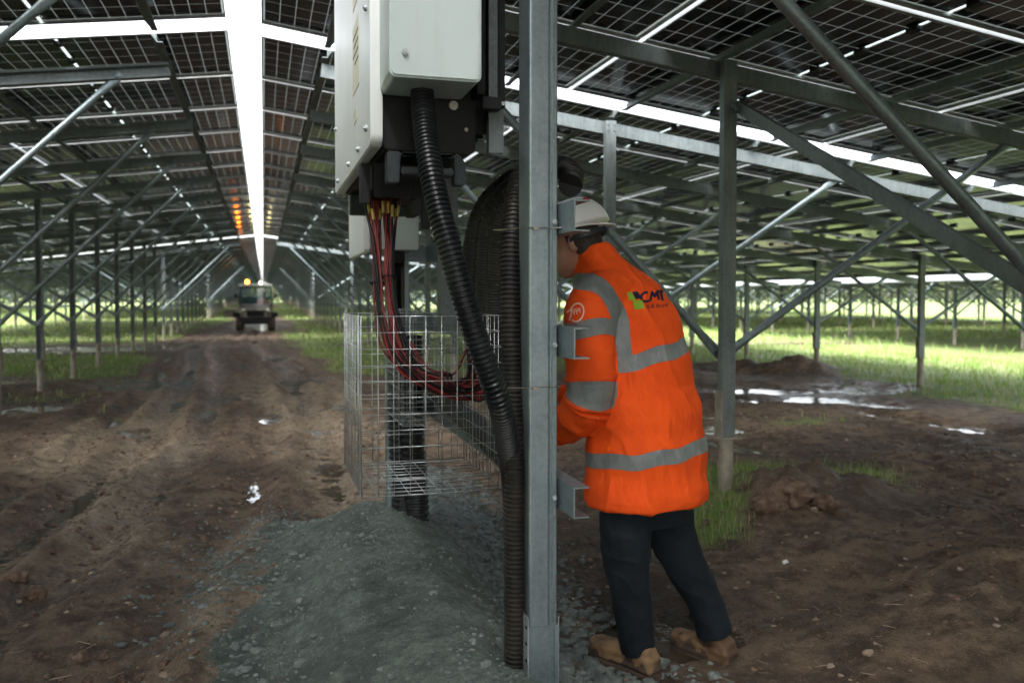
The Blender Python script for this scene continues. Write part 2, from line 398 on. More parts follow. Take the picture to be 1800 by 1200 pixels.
# ------------------------------------------------------------------ terrain
def gauss(x, y, cx, cy, sx, sy): return np.exp(-((x-cx)/sx)**2-((y-cy)/sy)**2)
PUDDLES = [(7.6, 9.2, .35, .5, .1), (8.9, 11.6, .6, .3, .1), (6.2, 10.2, .3, .4, .1), (5.0, 9.0, .25, .3, .1), (-.7, 10.9, .15, .35, .1), (-2.3, 15.6, .4, .5, .1), (-5.5, 16.5, .8, .8, .1),   # cx, cy, rx, ry, depth
    (6.98, 8.2, .22, .7, 0.101), (7.12, 7.1, .28, .6, 0.101), (7.3, 6.1, .25, .7, 0.095), (8.1, 10.7, 1.2, .5, 0.115), (7.2, 9.9, .6, .5, 0.108), (7.0, 11.3, .9, .4, 0.108), (4.5, 8.1, .5, .5, 0.095),
    (4.2, 7.0, .25, .6, 0.081), (8.3, 5.4, .35, 1.3, 0.108),
    (-4.4, 25.5, 2.9, 2.0, 0.162), (-1.9, 14.6, .8, .9, 0.115), (.42, 14.3, .22, .6, 0.115), (.75, 14.6, .35, .5, 0.108), (.25, 8.0, .22, .3, 0.095),
    (.5, 17.2, .2, .7, 0.095), (.3, 20, .3, .9, 0.095), (-4.8, 15.8, 1.3, .8, 0.108), (-2.8, 11.8, .5, .6, 0.081),
    (-1.2, 36.2, .5, 1.4, 0.121), (.0, 38.5, .6, 1.6, 0.121), (1.3, 36.6, .6, 1.5, 0.121), (0, 44, 1.2, 4, 0.121), (14.5, 22, 3, 1.0, 0.135), (14.5, 35, 2, 2.0, 0.135),
    (1.65, 3.2, .3, .2, 0.041), (2.0, 4.3, .25, .3, 0.054), (-1.3, 9.5, .2, .5, .068), (.1, 10.2, .18, .5, .1), (-.5, 12.2, .25, .6, .1), (.9, 11.0, .15, .4, .09), (.55, 7.0, .15, .25, .08)]
def road(x, y):
    c = -.55+.45*np.sin(y*.16)+.25*sst(10, 2, y)*-1.2
    return x-c
def height(x, y):
    x = np.asarray(x, float); y = np.asarray(y, float)
    rx = road(x, y)
    onroad = sst(2.3, 1.5, np.abs(rx))*sst(60, 40, y)
    h = .036+.022*fbm(x, y, .55, 3)
    rough = .036*fbm(x, y*.55, 2.6, 5)*(1-.55*onroad)+onroad*.022*fbm(x*1.3, y*.16, 3.6, 4)+.016*np.abs(fbm(x+9, y, 7, 3))
    h = h+rough+.022*np.abs(fbm(x-4, y+2, 12, 5))+.014*np.maximum(0, fbm(x+1, y-3, 24, 3)-.1)+.010*np.maximum(0, fbm(x+7, y*.8, 5, 4))*2
    wob = .10*fbm(x*0, y, .35, 2)
    for c, wd, dp in ((-.95, .16, .050), (.70, .18, .048), (-.50, .13, .04), (1.15, .15, .04), (-1.45, .14, .045), (.15, .13, .035), (-1.95, .16, .03)):
        rr = rx-c-wob*(1+.4*c)
        h = h-onroad*dp*np.exp(-(rr/wd)**2)*(.6+.7*fbm(x*.3+c, y, .5, 2)+.3)+onroad*dp*.55*np.exp(-((np.abs(rr)-wd*1.7)/(wd*.6))**2)
    # tread lugs pressed in the ruts
    h = h+onroad*.006*np.sin((y+.3*np.abs(rx))*2*math.pi/.11)*np.exp(-((np.abs(rx+.1)-.82)/.25)**2)
    right = sst(1.5, 2.4, x)*sst(9, 5, y)*sst(9, 6.5, x)
    h = h+right*(.085*np.maximum(0, fbm(x+3, y+8, .95, 4)+.12)+.03*np.abs(fbm(x, y, 3.2, 4)))
    for cx, cy, s, a in ((3.5, 4.95, .30, .17), (3.15, 4.7, .25, .10), (3.95, 4.85, .2, .08), (2.92, 5.05, .7, .10), (9.0, 13.1, .5, .24), (8.5, 13.9, .35, .22), (9.7, 13.0, .7, .10), (8.3, 14.6, .5, .12),
                         (3.3, 3.1, .4, .14), (2.75, 2.75, .35, .10), (4.1, 3.6, .5, .12), (3.0, 3.75, .3, .06), (2.9, 2.2, .3, .12), (9.6, 10.6, .5, .08)):
        h = h+a*gauss(x, y, cx, cy, s, s)*(1+.55*fbm(x, y, 5.5, 4))
    # gravel berm under the inverter stand
    e = fbm(x, y, 1.7, 3)
    yy = sst(5.5, 4.3, y+.25*e); prof = np.exp(-np.abs((x-.60+.08*e)/np.where(x < .60, .58+.10*sst(4, 3, y), .36))**1.9)
    h = h*(1-.8*prof*yy)+(.35+.03*np.sin(y*1.3))*prof*yy*(1+.06*e)+.024*prof*fbm(x, y, 8, 5)+.02*prof*fbm(x+5, y, 3.5, 3)
    for cx, cy, rx_, ry_, d in PUDDLES:
        k = .93*np.exp(-(((x-cx)/(rx_*1.12))**2+((y-cy)/(ry_*1.12))**2)**2)
        h = h*(1-k)+k*(-.022+.045*fbm(x, y*.8, 1.9/max(.3, min(rx_, .8)), 5))
    h = h-.055*gauss(x, y, 1.42, 2.95, .45, .55)
    h = h+.55*sst(42, 90, y)
    return h
def hz(x, y): return float(height(np.array([float(x)]), np.array([float(y)]))[0])
def masks(x, y):
    rx = road(x, y)
    e = fbm(x, y, 1.7, 3)
    g1 = sst(13.5, 16.5, y+1.5*fbm(x, y, .3, 3))*sst(1.35, 2.0, np.abs(rx+.1)+.5*fbm(x, y, .7, 3))*(.75+.5*fbm(x, y, .4, 3))
    g2 = sst(7.9, 10.0, x+.35*y*.15+1.1*fbm(x, y, .5, 3)-.6+0*y)
    g3 = gauss(x, y, 3.3, 5.25, 1.35, .55)*(.75+.9*fbm(x, y, 2.2, 3)) + gauss(x, y, 2.35, 4.5, .38, .5)*.85
    g4 = gauss(x, y, 3.45, 2.65, .25, .25) + .6*gauss(x, y, 5.6, 8.0, .7, .4)
    g5 = sst(-8, -11, x)
    g6 = .55*gauss(x, y, -2.8, 12.6, 1.1, .9)+.5*gauss(x, y, -1.4, 10.6, .8, .35)
    grass = np.clip(np.maximum.reduce([g1, g2, g3, g4, g5, g6]), 0, 1)
    for cx, cy, a, b, d in PUDDLES: grass = grass*(1-.95*np.exp(-(((x-cx)/(a*1.15))**2+((y-cy)/(b*1.15))**2)**2))
    heaps = gauss(x, y, 3.5, 4.9, .35, .25)+gauss(x, y, 9.0, 13.1, .7, .7)+gauss(x, y, 8.5, 13.9, .5, .6)
    grass = grass*np.clip(1-heaps*1.4, 0, 1)
    fade = np.exp(-np.abs((x-.60)/np.where(x < .6, .70+.20*sst(4.2, 3, y)+.10*fbm(x, y, 4, 3), .50))**3)*sst(6.0, 4.6, y+.3*e)
    grav = np.clip(fade*1.25, 0, 1)**1.5
    grav = np.maximum(grav, .62*gauss(x, y, 1.15, 4.8, .45, 1.2)); grav = np.maximum(grav, .55*gauss(x, y, -.1, 4.2, .5, 1.4)); grav = np.maximum(grav, .6*gauss(x, y, 1.25, 2.8, .35, .8))
    wet = .47+0*x
    for cx, cy, a, b, d in PUDDLES: wet = np.maximum(wet, .9*np.exp(-(((x-cx)/(a*1.9))**2+((y-cy)/(b*1.7))**2)))
    wob = .10*fbm(x*0, y, .35, 2)
    for c in (-.95, .70, -.5): wet = np.maximum(wet, (.47+.5*np.exp(-((rx-c-wob*(1+.4*c))/.13)**2))*sst(2.3, 1.5, np.abs(rx)))
    silt = .15+.85*sst(2.4, 1.6, np.abs(rx))*sst(22, 9, y)*np.clip(.45+1.8*fbm(x*1.6+y*.25, y*.25, 1.3, 4), 0, 1)*sst(1.6, .9, x)
    return grass, grav, np.clip(wet, 0, 1), np.clip(silt, 0, 1)
def axis(fine0, fine1, step, lo, hi, g):
    a = list(np.arange(fine0, fine1, step)); s = step
    while a[-1] < hi: s *= g; a.append(a[-1]+s)
    b = [a[0]]; s = step
    while b[-1] > lo: s *= g; b.append(b[-1]-s)
    return np.array(b[1:][::-1]+a)
gx = axis(-4.2, 5.2, .021, -300, 400, 1.03); gy = axis(1.6, 7.6, .020, -60, 900, 1.015)
X, Y = np.meshgrid(gx, gy); H = height(X.ravel(), Y.ravel())
nx, ny = len(gx), len(gy); I = np.arange(nx*ny).reshape(ny, nx)
Fq = np.stack([I[:-1, :-1], I[:-1, 1:], I[1:, 1:], I[1:, :-1]], -1).reshape(-1, 4)
me = fastmesh('ground', np.stack([X.ravel(), Y.ravel(), H], 1), [Fq], ['ground'], True)
mk = masks(X.ravel(), Y.ravel()); ca = me.color_attributes.new('mask', 'FLOAT_COLOR', 'POINT')
ca.data.foreach_set('color', np.stack(mk, 1).astype(np.float32).ravel())
tag(link('ground', me), kind='structure')
# puddle water: a level sheet that shows only where the mud dips under it
mb = MB(); mb.add([(-9, 2.5, 0), (18, 2.5, 0), (18, 52, 0), (-9, 52, 0)], [(0, 1, 2, 3)])
wo = link('puddle_water', mb.mesh('puddle_water', 'water')); wo.location = (0, 0, -.006); tag(wo, kind='structure')

# ------------------------------------------------------------------ solar canopies
TILT = R(7.5); ZR = 3.39; TT = math.tan(TILT); CT = math.cos(TILT)
PITY = 1.342; ROWS = 5; PITX = PL+.034
def zr(x): return ZR-x*TT
def panel_mesh(with_frame):
    g = MB(); g.box((-PL/2+.008, -PW/2+.008, .022), (PL/2-.008, PW/2-.008, .028), 0)
    f = MB(); a, b = PL/2, PW/2
    for s in (-1, 1):
        f.box((-a, s*b-(.010 if s > 0 else 0), -.005), (a, s*b+(.010 if s < 0 else 0), .032), 0)
        f.box((s*a-(.010 if s > 0 else 0), -b+.010, -.005), (s*a+(.010 if s < 0 else 0), b-.010, .032), 0)
        y0, y1 = sorted((s*(b-.010), s*(b-.032))); f.box((-a+.011, y0, -.005), (a-.011, y1, -.002), 0)
    if with_frame:
        g.n  # keep one mesh for distant tables
        m = MB(); m.v = list(g.v); m.f = list(g.f); m.mi = list(g.mi); m.n = g.n
        m.add(f.v, f.f, 1); return m.mesh('solar_panel', ['cells', 'alu']), None
    return g.mesh('solar_panel', 'cells'), f.mesh('frame', 'alu')
PAN_ALL, _ = panel_mesh(True); PAN_G, PAN_F = panel_mesh(False)
jb = MB(); jb.box((-.022, -.045, -.002), (.022, .045, .021)); jb.tube([(0, .045, .01), (.0, .075, .01), (.03, .10, .012)], .004, 6)
JBOX = jb.mesh('junction_box', 'black')
def sect_mesh(name, prof, p0, p1, up, mat, extra=None):
    m = MB(); m.prism(prof, p0, p1, up)
    if extra: extra(m)
    return m.mesh(name, mat)
RAF0, RAF1 = .45, 11.75
RAFTER = sect_mesh('rafter', cprof(.105, .06, .004, .018), (RAF0, 0, zr(RAF0)-.148), (RAF1, 0, zr(RAF1)-.148), (0, 1, 0), 'galvd')
def purlin_mesh(L):
    m = MB(); m.prism([(0, 0), (.045, 0), (.045, .004), (.004, .004), (.004, .056), (-.04, .056), (-.04, .060), (0, .060)], (0, 0, -.060), (0, L, -.060), (0, 0, 1))
    return m.mesh('purlin', 'galvd')
PX = (2.87, 9.45)
def post_mesh(x):
    top = zr(x)-.10
    m = MB(); m.prism(cprof(.092, .06, .005, .018), (x, -.085, .50), (x, -.085, top), (0, 1, 0))
    for z in (.56, .62, .68, .74): m.tube([(x-.051, -.05, z), (x-.046, -.05, z)], .007, 6)
    for z in (top-.08, top-.03): m.tube([(x-.03, -.092, z), (x-.03, -.083, z)], .010, 6); m.tube([(x+.03, -.092, z), (x+.03, -.083, z)], .010, 6)
    return m.mesh('post', 'galvd')
def pile_mesh(x):
    m = MB(); m.tube([(x, -.05, -.35), (x, -.05, .495)], .046, 16)
    m.box((x-.085, -.12, .495), (x+.085, .02, .503))
    m.box((x-.060, -.095, .503), (x-.049, -.015, .80))
    return m.mesh('pile', 'pile', smooth='auto')
POSTS = [post_mesh(x) for x in PX]; PILES = [pile_mesh(x) for x in PX]
def brace_mesh(x0, z0, x1, z1, y=.03):
    a = Vector((x0, y, z0)); b = Vector((x1, y, z1)); d = (b-a); L = d.length; d /= L
    ss = [0, .05, .16, .24, L-.24, L-.16, L-.05, L]; fl = [(1.35, .16), (1.35, .16), (1.2, .45), (1, 1), (1, 1), (1.2, .45), (1.35, .16), (1.35, .16)]
    m = MB(); m.tube([a+d*s for s in ss], .026, 12, flat=[(q[0], q[1]) if abs(d.x) > 2 else (q[1], q[0]) for q in fl])
    m.tube([a+d*.05+Vector((0, -.03, 0)), a+d*.05+Vector((0, .03, 0))], .009, 6); m.tube([b-d*.05+Vector((0, -.03, 0)), b-d*.05+Vector((0, .03, 0))], .009, 6)
    return m.mesh('brace', 'galv', smooth='auto')
BR = [brace_mesh(PX[0], 1.02, .80, zr(.80)-.16), brace_mesh(PX[0], 1.00, 5.25, zr(5.25)-.16),
      brace_mesh(PX[1], .92, 7.5, zr(7.5)-.16), brace_mesh(PX[1], .90, 11.0, zr(11.0)-.16)]
BRN = brace_mesh(PX[0], 1.40, .80, zr(.80)-.14)
PUR = {}
rnd = random.Random(5)
def canopy(label, x0, ya, yb, side, posts, near=False, group='solar canopies standing in rows', rows=ROWS, pile=True):
    "one table: panels, purlins, rafters, posts; side +1 slopes down to +x, -1 to -x"
    n = max(1, int(round((yb-ya)/PITY))); L = round(n*PITY, 2)
    base = .5*(float(sst(42, 90, np.array([(ya+yb)/2]))[0]))
    root = thing('solar_canopy', label, 'solar canopy', (x0, ya if side > 0 else yb, base), 0 if side > 0 else math.pi, group)
    loc = lambda Yw: (Yw-ya) if side > 0 else (yb-Yw)
    if L not in PUR: PUR[L] = purlin_mesh(L)
    for k in range(rows):
        for off in (.5, 1.9):
            s = k*PITX+off; link('purlin', PUR[L], root, (s*CT, 0, zr(s*CT)-.008))
    for yw in posts:
        y = loc(yw); link('rafter', RAFTER, root, (0, y, 0))
        for i in (0, 1):
            p = link('post', POSTS[i], root, (0, y, 0)); link('pile', PILES[i], p)
        for b in ([BRN]+BR[1:] if (near and side > 0 and abs(yw-2.5) < .01) else BR): link('brace', b, root, (0, y, 0))
    k = 0
    for j in range(n):
        for i in range(rows):
            if k >= 98: continue
            k += 1
            s = i*PITX+PL/2; y = (j+.5)*PITY
            c = Vector((s*CT, y, zr(0)-s*math.sin(TILT)))
            rot = (R(rnd.uniform(-.22, .22)), TILT+R(rnd.uniform(-.12, .12)), 0)
            yw = ya+y if side > 0 else yb-y
            if near and yw < 16 and i < 4:
                p = link('solar_panel', PAN_G, root, c, rot); link('frame', PAN_F, p)
                for q in (-.45, 0, .45): link('junction_box', JBOX, p, (0, q, 0))
            else: link('solar_panel', PAN_ALL, root, c, rot)
    return root
XR, XL = 0.0, -.24
def run(a, b, st): return list(np.arange(a, b, st))
lp = [7.25, 9.45, 11.6, 13.7, 15.95]+[15.95+2.3*k for k in range(1, 60)]
rp = [6.9, 8.6, 10.6, 13.1, 15.4]+[15.4+2.3*k for k in range(1, 60)]
TY = [(6.75, 28.2), (29.1, 50.5), (52.0, 73.5), (74.0, 95.4), (96.0, 117.4), (118, 139.4)]
def inr(l, a, b): return [y for y in l if a+.05 < y < b-.2]
NAMES = ['starting at the overhead cross gap', 'second one beyond the overhead cross gap', 'third one beyond the overhead cross gap', 'fourth one beyond the overhead cross gap', 'fifth one beyond the overhead cross gap', 'at the far end']
canopy('nearest overhead canopy on the left side of the white ridge gap', XL, 6.46-13*PITY, 6.46, -1, [5.3, 3.1, .9, -1.3, -3.6, -5.8, -8.1], True)
canopy('overhead canopy above the worker, right of the white ridge gap', XR, 6.54-13*PITY, 6.54, 1, [2.5, 4.95, .1, -2.1, -4.3, -6.5, -8.7], True)
for k, (a, b) in enumerate(TY):
    canopy('canopy left of the aisle, '+NAMES[k], XL, a, b, -1, inr(lp, a, b), k == 0)
    canopy('canopy right of the aisle, '+NAMES[k], XR, a+(.05 if k == 0 else 0), b, 1, inr(rp, a, b), k == 0)
ords = ['nearest', 'middle', 'farthest']
for k, (a, b) in enumerate(TY[:3]):
    canopy('distant right canopy with its low edge towards the grass strip, %s in line' % ords[k], 28.6, a, b, -1, inr(rp, a, b))
    canopy('distant right canopy sloping away behind the low ones, %s in line' % ords[k], 28.8, a, b, 1, inr(rp, a, b))
for k, (a, b) in enumerate(TY[2:4]):
    canopy('distant canopy far left across the open grass, %s in line' % ('nearer', 'farther')[k], -28.6, a, b, 1, inr(lp, a, b))
# longitudinal cross brace in the first bay at right
cb = thing('cross_brace', 'flat dark brace slanting to the right edge from the near right post top', 'steel brace', (2.9, 4.9, 0))
m = MB(); p0 = Vector((2.90, 4.86, 2.62)); p1 = Vector((2.90, 2.48, 1.34)); o = Vector((2.9, 4.9, 0))
m.prism([(-.036, 0), (.036, 0), (.036, .03), (.031, .03), (.031, .005), (-.031, .005), (-.031, .03), (-.036, .03)], p0-o, p1-o, (1, 0, 0))
me = m.mesh('brace_channel', 'galvd'); link('brace_channel', me, cb)
m = MB()
for p in (p0, p0+(p1-p0).normalized()*.05): m.tube([p-o+Vector((-.03, 0, 0)), p-o+Vector((.012, 0, 0))], .012, 6)
link('bolt', m.mesh('bolt', 'galvl'), cb)

#==FOREGROUND==
# ------------------------------------------------------------------ inverter stand
def hexbolt(mb, c, ax, r=.009, L=.012):
    ax = Vector(ax); c = Vector(c); mb.tube([c, c+ax*L], r, 6); mb.tube([c+ax*L, c+ax*(L+.006)], r*.55, 8)
st = thing('inverter_stand', 'galvanized steel stand of foreground post, rear post and cross rails carrying the inverters', 'steel stand', (.75, 2.3, 0)); SO = Vector((.75, 2.3, 0))
# foreground post: folded section with a stepped front, 0.70-0.797 in x
px0, px1, py0 = .716, .802, 2.285
prof = [(px0, py0+.10), (px0, py0+.006), (px0+.003, py0+.001), (px0+.006, py0), (px0+.055, py0), (px0+.058, py0+.001), (px0+.061, py0+.005), (px0+.064, py0+.006), (px0+.068, py0+.006), (px0+.070, py0+.003),
        (px0+.074, py0+.003), (px0+.076, py0+.006), (px1-.004, py0+.006), (px1, py0+.010), (px1, py0+.10), (px1-.022, py0+.10), (px1-.022, py0+.096), (px1-.005, py0+.096), (px1-.005, py0+.012), (px0+.005, py0+.012), (px0+.005, py0+.096), (px0+.022, py0+.096), (px0+.022, py0+.10)]
def vprism(m, prof, z0, z1, mi=0):
    n = len(prof); m.add([(x, y, z0) for x, y in prof]+[(x, y, z1) for x, y in prof], [(i, (i+1) % n, n+(i+1) % n, n+i) for i in range(n)]+[tuple(range(n))[::-1], tuple(range(n, 2*n))], mi)
def fin(m, name, mat, parent, org, smooth=False, bev=0):
    me = m.mesh(name, mat, smooth, off=org)
    if bev: bevel(me, bev)
    return link(name, me, parent)
ZT = 3.2
m = MB(); vprism(m, prof, .4655, ZT); fp = fin(m, 'post', 'galv', st, SO)
m = MB(); vprism(m, [(px0-.0015, py0+.104), (px0-.0015, py0-.002), (px0+.06, py0-.002), (px0+.062, py0+.002), (px1-.012, py0+.002), (px1-.010, py0-.001), (px1+.0015, py0-.001), (px1+.0015, py0+.104)], -.2, .465)
fin(m, 'lower_post', 'galv', st, SO)
m = MB(); m.box((px0-.009, py0-.018, -.2), (px0-.006, py0+.09, .50)); sp = fin(m, 'splice_plate', 'galvl', st, SO)
m = MB()
for k in range(7): m.tube([(px0-.0115, py0-.006, .47-.047*k), (px0-.0088, py0-.006, .47-.047*k)], .0055, 8)
fin(m, 'bolt_hole', 'black', sp, Vector((0, 0, 0)) + SO)
m = MB(); m.box((px1+.008, py0+.02, -.2), (px1+.011, py0+.10, .48)); fin(m, 'splice_plate', 'galvl', st, SO)
# rear posts
for yy, z1 in ((4.38, 3.1),):
    m = MB(); m.prism(cprof(.11, .08, .005, .02), (.652, yy, -.1), (.652, yy, z1), (0, -1, 0)); fin(m, 'post', 'galv', st, SO)
# rails along the aisle
def rail(z, y0, y1, x=.807, h=.085, mat='galv'):
    m = MB(); P = [(x, z-h/2), (x+.045, z-h/2), (x+.045, z-h/2+.004), (x+.004, z-h/2+.004), (x+.004, z+h/2-.004), (x+.045, z+h/2-.004), (x+.045, z+h/2), (x, z+h/2)]
    n = len(P); m.add([(a, y0, b) for a, b in P]+[(a, y1, b) for a, b in P], [(i, (i+1) % n, n+(i+1) % n, n+i) for i in range(n)]+[tuple(range(n))[::-1], tuple(range(n, 2*n))])
    return fin(m, 'rail', mat, st, SO)
for z in (1.622, 1.275, .840): rail(z, 2.17, 4.55)
m = MB()
for z in (1.622, 1.275, .840): hexbolt(m, (px1-.010, py0+.006, z-.01), (0, -1, 0), .008, .008)
fin(m, 'bolt', 'galvl', st, SO)
for z in (1.622, 1.275, .840):
    for yy in (4.36,): m = MB(); m.box((.69, yy-.02, z-.04), (.807, yy+.02, z+.04)); fin(m, 'cleat', 'galv', st, SO)
m = MB(); m.prism(cprof(.045, .03, .003, .006), (.668, 2.46, 1.83), (.668, 2.46, 3.1), (0, 1, 0)); fin(m, 'upright', 'galvd', st, SO)

# ------------------------------------------------------------------ inverters
def rbox(x0, y0, z0, x1, y1, z1, r, axis='y', seg=5):
    "box with the four edges along axis rounded"
    m = MB(); pr = []
    if axis == 'y': a0, b0, a1, b1, c0, c1 = x0, z0, x1, z1, y0, y1
    else: a0, b0, a1, b1, c0, c1 = y0, z0, y1, z1, x0, x1
    for cx, cy, s in ((a1-r, b1-r, 0), (a0+r, b1-r, 1), (a0+r, b0+r, 2), (a1-r, b0+r, 3)):
        for k in range(seg+1):
            t = math.pi/2*(s+k/seg); pr.append((cx+r*math.cos(t), cy+r*math.sin(t)))
    P = (lambda a, b, c: (a, c, b)) if axis == 'y' else (lambda a, b, c: (c, a, b))
    n = len(pr); m.add([P(a, b, c0) for a, b in pr]+[P(a, b, c1) for a, b in pr], [(i, (i+1) % n, n+(i+1) % n, n+i) for i in range(n)]+[tuple(range(n))[::-1], tuple(range(n, 2*n))])
    return m
iv = thing('solar_inverter', 'large white string inverter hung high in the foreground with a grey side box', 'inverter', (.45, 3.0, 1.84)); IO = Vector((.45, 3.0, 1.84))
m = rbox(.298, 2.47, 1.835, .333, 3.72, 2.75, .035, 'x'); fin(m, 'front_cover', 'white', iv, IO, bev=.004)
for y, z in ((2.56, 1.90), (2.78, 1.875), (3.1, 1.875), (3.55, 1.875), (2.55, 2.25), (3.64, 2.1)): m = MB(); m.tube([(.290, y, z), (.298, y, z)], .010, 12); m.tube([(.287, y, z), (.290, y, z)], .005, 6); fin(m, 'screw', 'galvl', iv, IO, 'auto')
m = MB()
for y0, y1, z0, z1 in ((2.75, 2.95, 2.08, 2.30), (2.76, 2.94, 2.36, 2.50), (2.83, 2.93, 1.98, 2.02)): m.box((.2965, y0, z0), (.2978, y1, z1))
fin(m, 'warning_label', 'paper', iv, IO)
m = MB()
for y0, y1, z in ((2.77, 2.93, 2.26), (2.77, 2.91, 2.23), (2.77, 2.93, 2.20), (2.77, 2.88, 2.17), (2.78, 2.90, 2.46), (2.78, 2.92, 2.43)): m.box((.2958, y0, z-.004), (.2964, y1, z+.004))
m.box((.2958, 2.78, 2.385), (.2964, 2.83, 2.415)); fin(m, 'label_print', 'cast', iv, IO)
m = rbox(.336, 2.50, 1.83, .615, 3.68, 2.75, .02, 'y')
for k in range(17):
    y = 2.56+k*.066; m.box((.616, y, 1.9), (.67, y+.006, 2.7))
bd = fin(m, 'body', 'black', iv, IO, bev=.003)
m = MB()
for z in (2.008, 1.968): m.tube([(.545, 2.488, z), (.545, 2.4995, z)], .014, 12); m.tube([(.545, 2.482, z), (.545, 2.488, z)], .007, 6)
m.tube([(.585, 2.494, 1.90), (.585, 2.4995, 1.90)], .006, 8)
fin(m, 'side_plug', 'tie', bd, IO, 'auto')
m = rbox(.325, 2.27, 1.985, .576, 2.495, 2.72, .018, 'y'); sb = fin(m, 'side_box', 'lgrey', iv, IO, bev=.006)
m = MB(); m.tube([(.365, 2.262, 2.05), (.365, 2.2695, 2.05)], .0085, 14); m.tube([(.365, 2.259, 2.05), (.365, 2.263, 2.05)], .0035, 6); fin(m, 'screw', 'galvl', sb, IO, 'auto')
# carrying feet
m = MB()
pts = [(.350, 1.83), (.350, 1.735), (.385, 1.735), (.387, 1.765), (.545, 1.765), (.55, 1.735), (.585, 1.735), (.585, 1.80), (.565, 1.83)]
def extr_y(m, pr, y0, y1, mi=0):
    n = len(pr); m.add([(a, y0, b) for a, b in pr]+[(a, y1, b) for a, b in pr], [(i, (i+1) % n, n+(i+1) % n, n+i) for i in range(n)]+[tuple(range(n))[::-1], tuple(range(n, 2*n))], mi)
extr_y(m, [(.350, 1.828), (.350, 1.735), (.385, 1.735), (.390, 1.828)], 2.50, 2.56)
extr_y(m, [(.550, 1.828), (.552, 1.735), (.585, 1.735), (.585, 1.80), (.565, 1.828)], 2.50, 2.56)
extr_y(m, [(.391, 1.784), (.391, 1.762), (.549, 1.762), (.549, 1.784)], 2.503, 2.557)
extr_y(m, [(.391, 1.828), (.391, 1.812), (.43, 1.822), (.52, 1.822), (.549, 1.812), (.549, 1.828)], 2.503, 2.557)
fin(m, 'carrying_foot', 'cast', iv, IO, bev=.004)
m = MB(); extr_y(m, [(.350, 1.828), (.350, 1.745), (.585, 1.745), (.585, 1.828)], 3.60, 3.66); fin(m, 'carrying_foot', 'cast', iv, IO, bev=.004)
m = MB(); m.box((.30, 2.75, 1.70), (.33, 2.80, 1.828)); m.box((.34, 2.74, 1.72), (.56, 2.98, 1.829)); m.box((.44, 2.60, 1.655), (.47, 2.74, 1.70)); m.box((.44, 2.60, 1.70), (.455, 2.62, 1.75))
m.box((.47, 2.60, 1.61), (.495, 2.63, 1.70))
fin(m, 'cable_gland_plate', 'black', iv, IO, bev=.003)
m = MB(); m.box((.645, 2.47, 1.93), (.667, 2.51, 2.9)); m.box((.612, 2.40, 1.945), (.668, 2.44, 1.98)); m.box((.600, 2.42, 1.99), (.625, 2.5, 2.7)); m.box((.672, 2.44, 1.96), (.69, 2.5, 2.9))
fin(m, 'mounting_bracket', 'black', iv, IO, bev=.002)
m = MB(); m.tube([(.655, 2.462, 1.965), (.655, 2.4695, 1.965)], .005, 8); m.tube([(.682, 2.432, 1.97), (.682, 2.4395, 1.97)], .006, 8); fin(m, 'screw', 'galvl', iv, IO)
# duct hanging under the first inverter
m = MB(); m.box((.60, 2.95, 1.30), (.66, 3.02, 1.828)); du = fin(m, 'cable_duct', 'galvd', iv, IO, bev=.003)

i2 = thing('solar_inverter', 'smaller pale grey inverter farther back, partly hidden behind the hanging red cables', 'inverter', (.58, 4.3, 1.61)); JO = Vector((.58, 4.3, 1.61))
m = rbox(.452, 4.01, 1.61, .480, 4.74, 1.985, .02, 'x'); fin(m, 'front_cover', 'white', i2, JO, bev=.004)
m = rbox(.481, 4.03, 1.625, .712, 4.34, 1.975, .012, 'y'); fin(m, 'body', 'lgrey', i2, JO, bev=.003)
m = MB(); m.box((.60, 4.12, 1.57), (.66, 4.26, 1.624)); fin(m, 'cable_gland_plate', 'black', i2, JO, bev=.003)
m = MB(); m.tube([(.50, 4.022, 1.66), (.50, 4.029, 1.66)], .008, 10); fin(m, 'screw', 'galvl', i2, JO)

# ------------------------------------------------------------------ conduits
def corr(name, label, pts, r, pitch=.0135, amp=.0045, mat='hose', seg=22, group='ribbed cable conduits'):
    path = resample(spline(pts, .02), pitch/4)
    rr = [r-amp*(.5-.5*math.cos(2*math.pi*(i/4.0))) if i % 4 != 1 else r for i in range(len(path))]
    pat = (1, 1, .80, .80); rr = [r-(0 if pat[i % 4] == 1 else amp) for i in range(len(path))]
    m = MB(); m.tube(path, rr, seg); o = path[-1]
    ob = link(name, m.mesh(name, mat, smooth='auto', off=o)); ob.location = o
    return tag(ob, label, 'conduit', group)
corr('conduit', 'thick black ribbed conduit running diagonally down from the grey side box', [at(742, 158, 2.42), at(745, 210, 2.36), at(756, 290, 2.28), at(772, 370, 2.24), at(795, 450, 2.22), at(820, 540, 2.22), at(850, 630, 2.24), at(877, 705, 2.28), at(890, 765, 2.40), at(899, 830, 2.53), at(903, 900, 2.57), at(905, 1050, 2.58), at(905, 1200, 2.58), at(906, 1380, 2.58)], .0335)
corr('conduit', 'dusty ribbed conduit running straight down the left side of the foreground post', [at(935, 285, 2.68), at(912, 320, 2.60), at(903, 380, 2.53), at(898, 450, 2.5), at(897, 560, 2.48), at(900, 680, 2.48), at(905, 800, 2.46), at(905, 950, 2.46), at(906, 1080, 2.46), at(903, 1230, 2.46), at(903, 1420, 2.46)], .0315, mat='hosed')
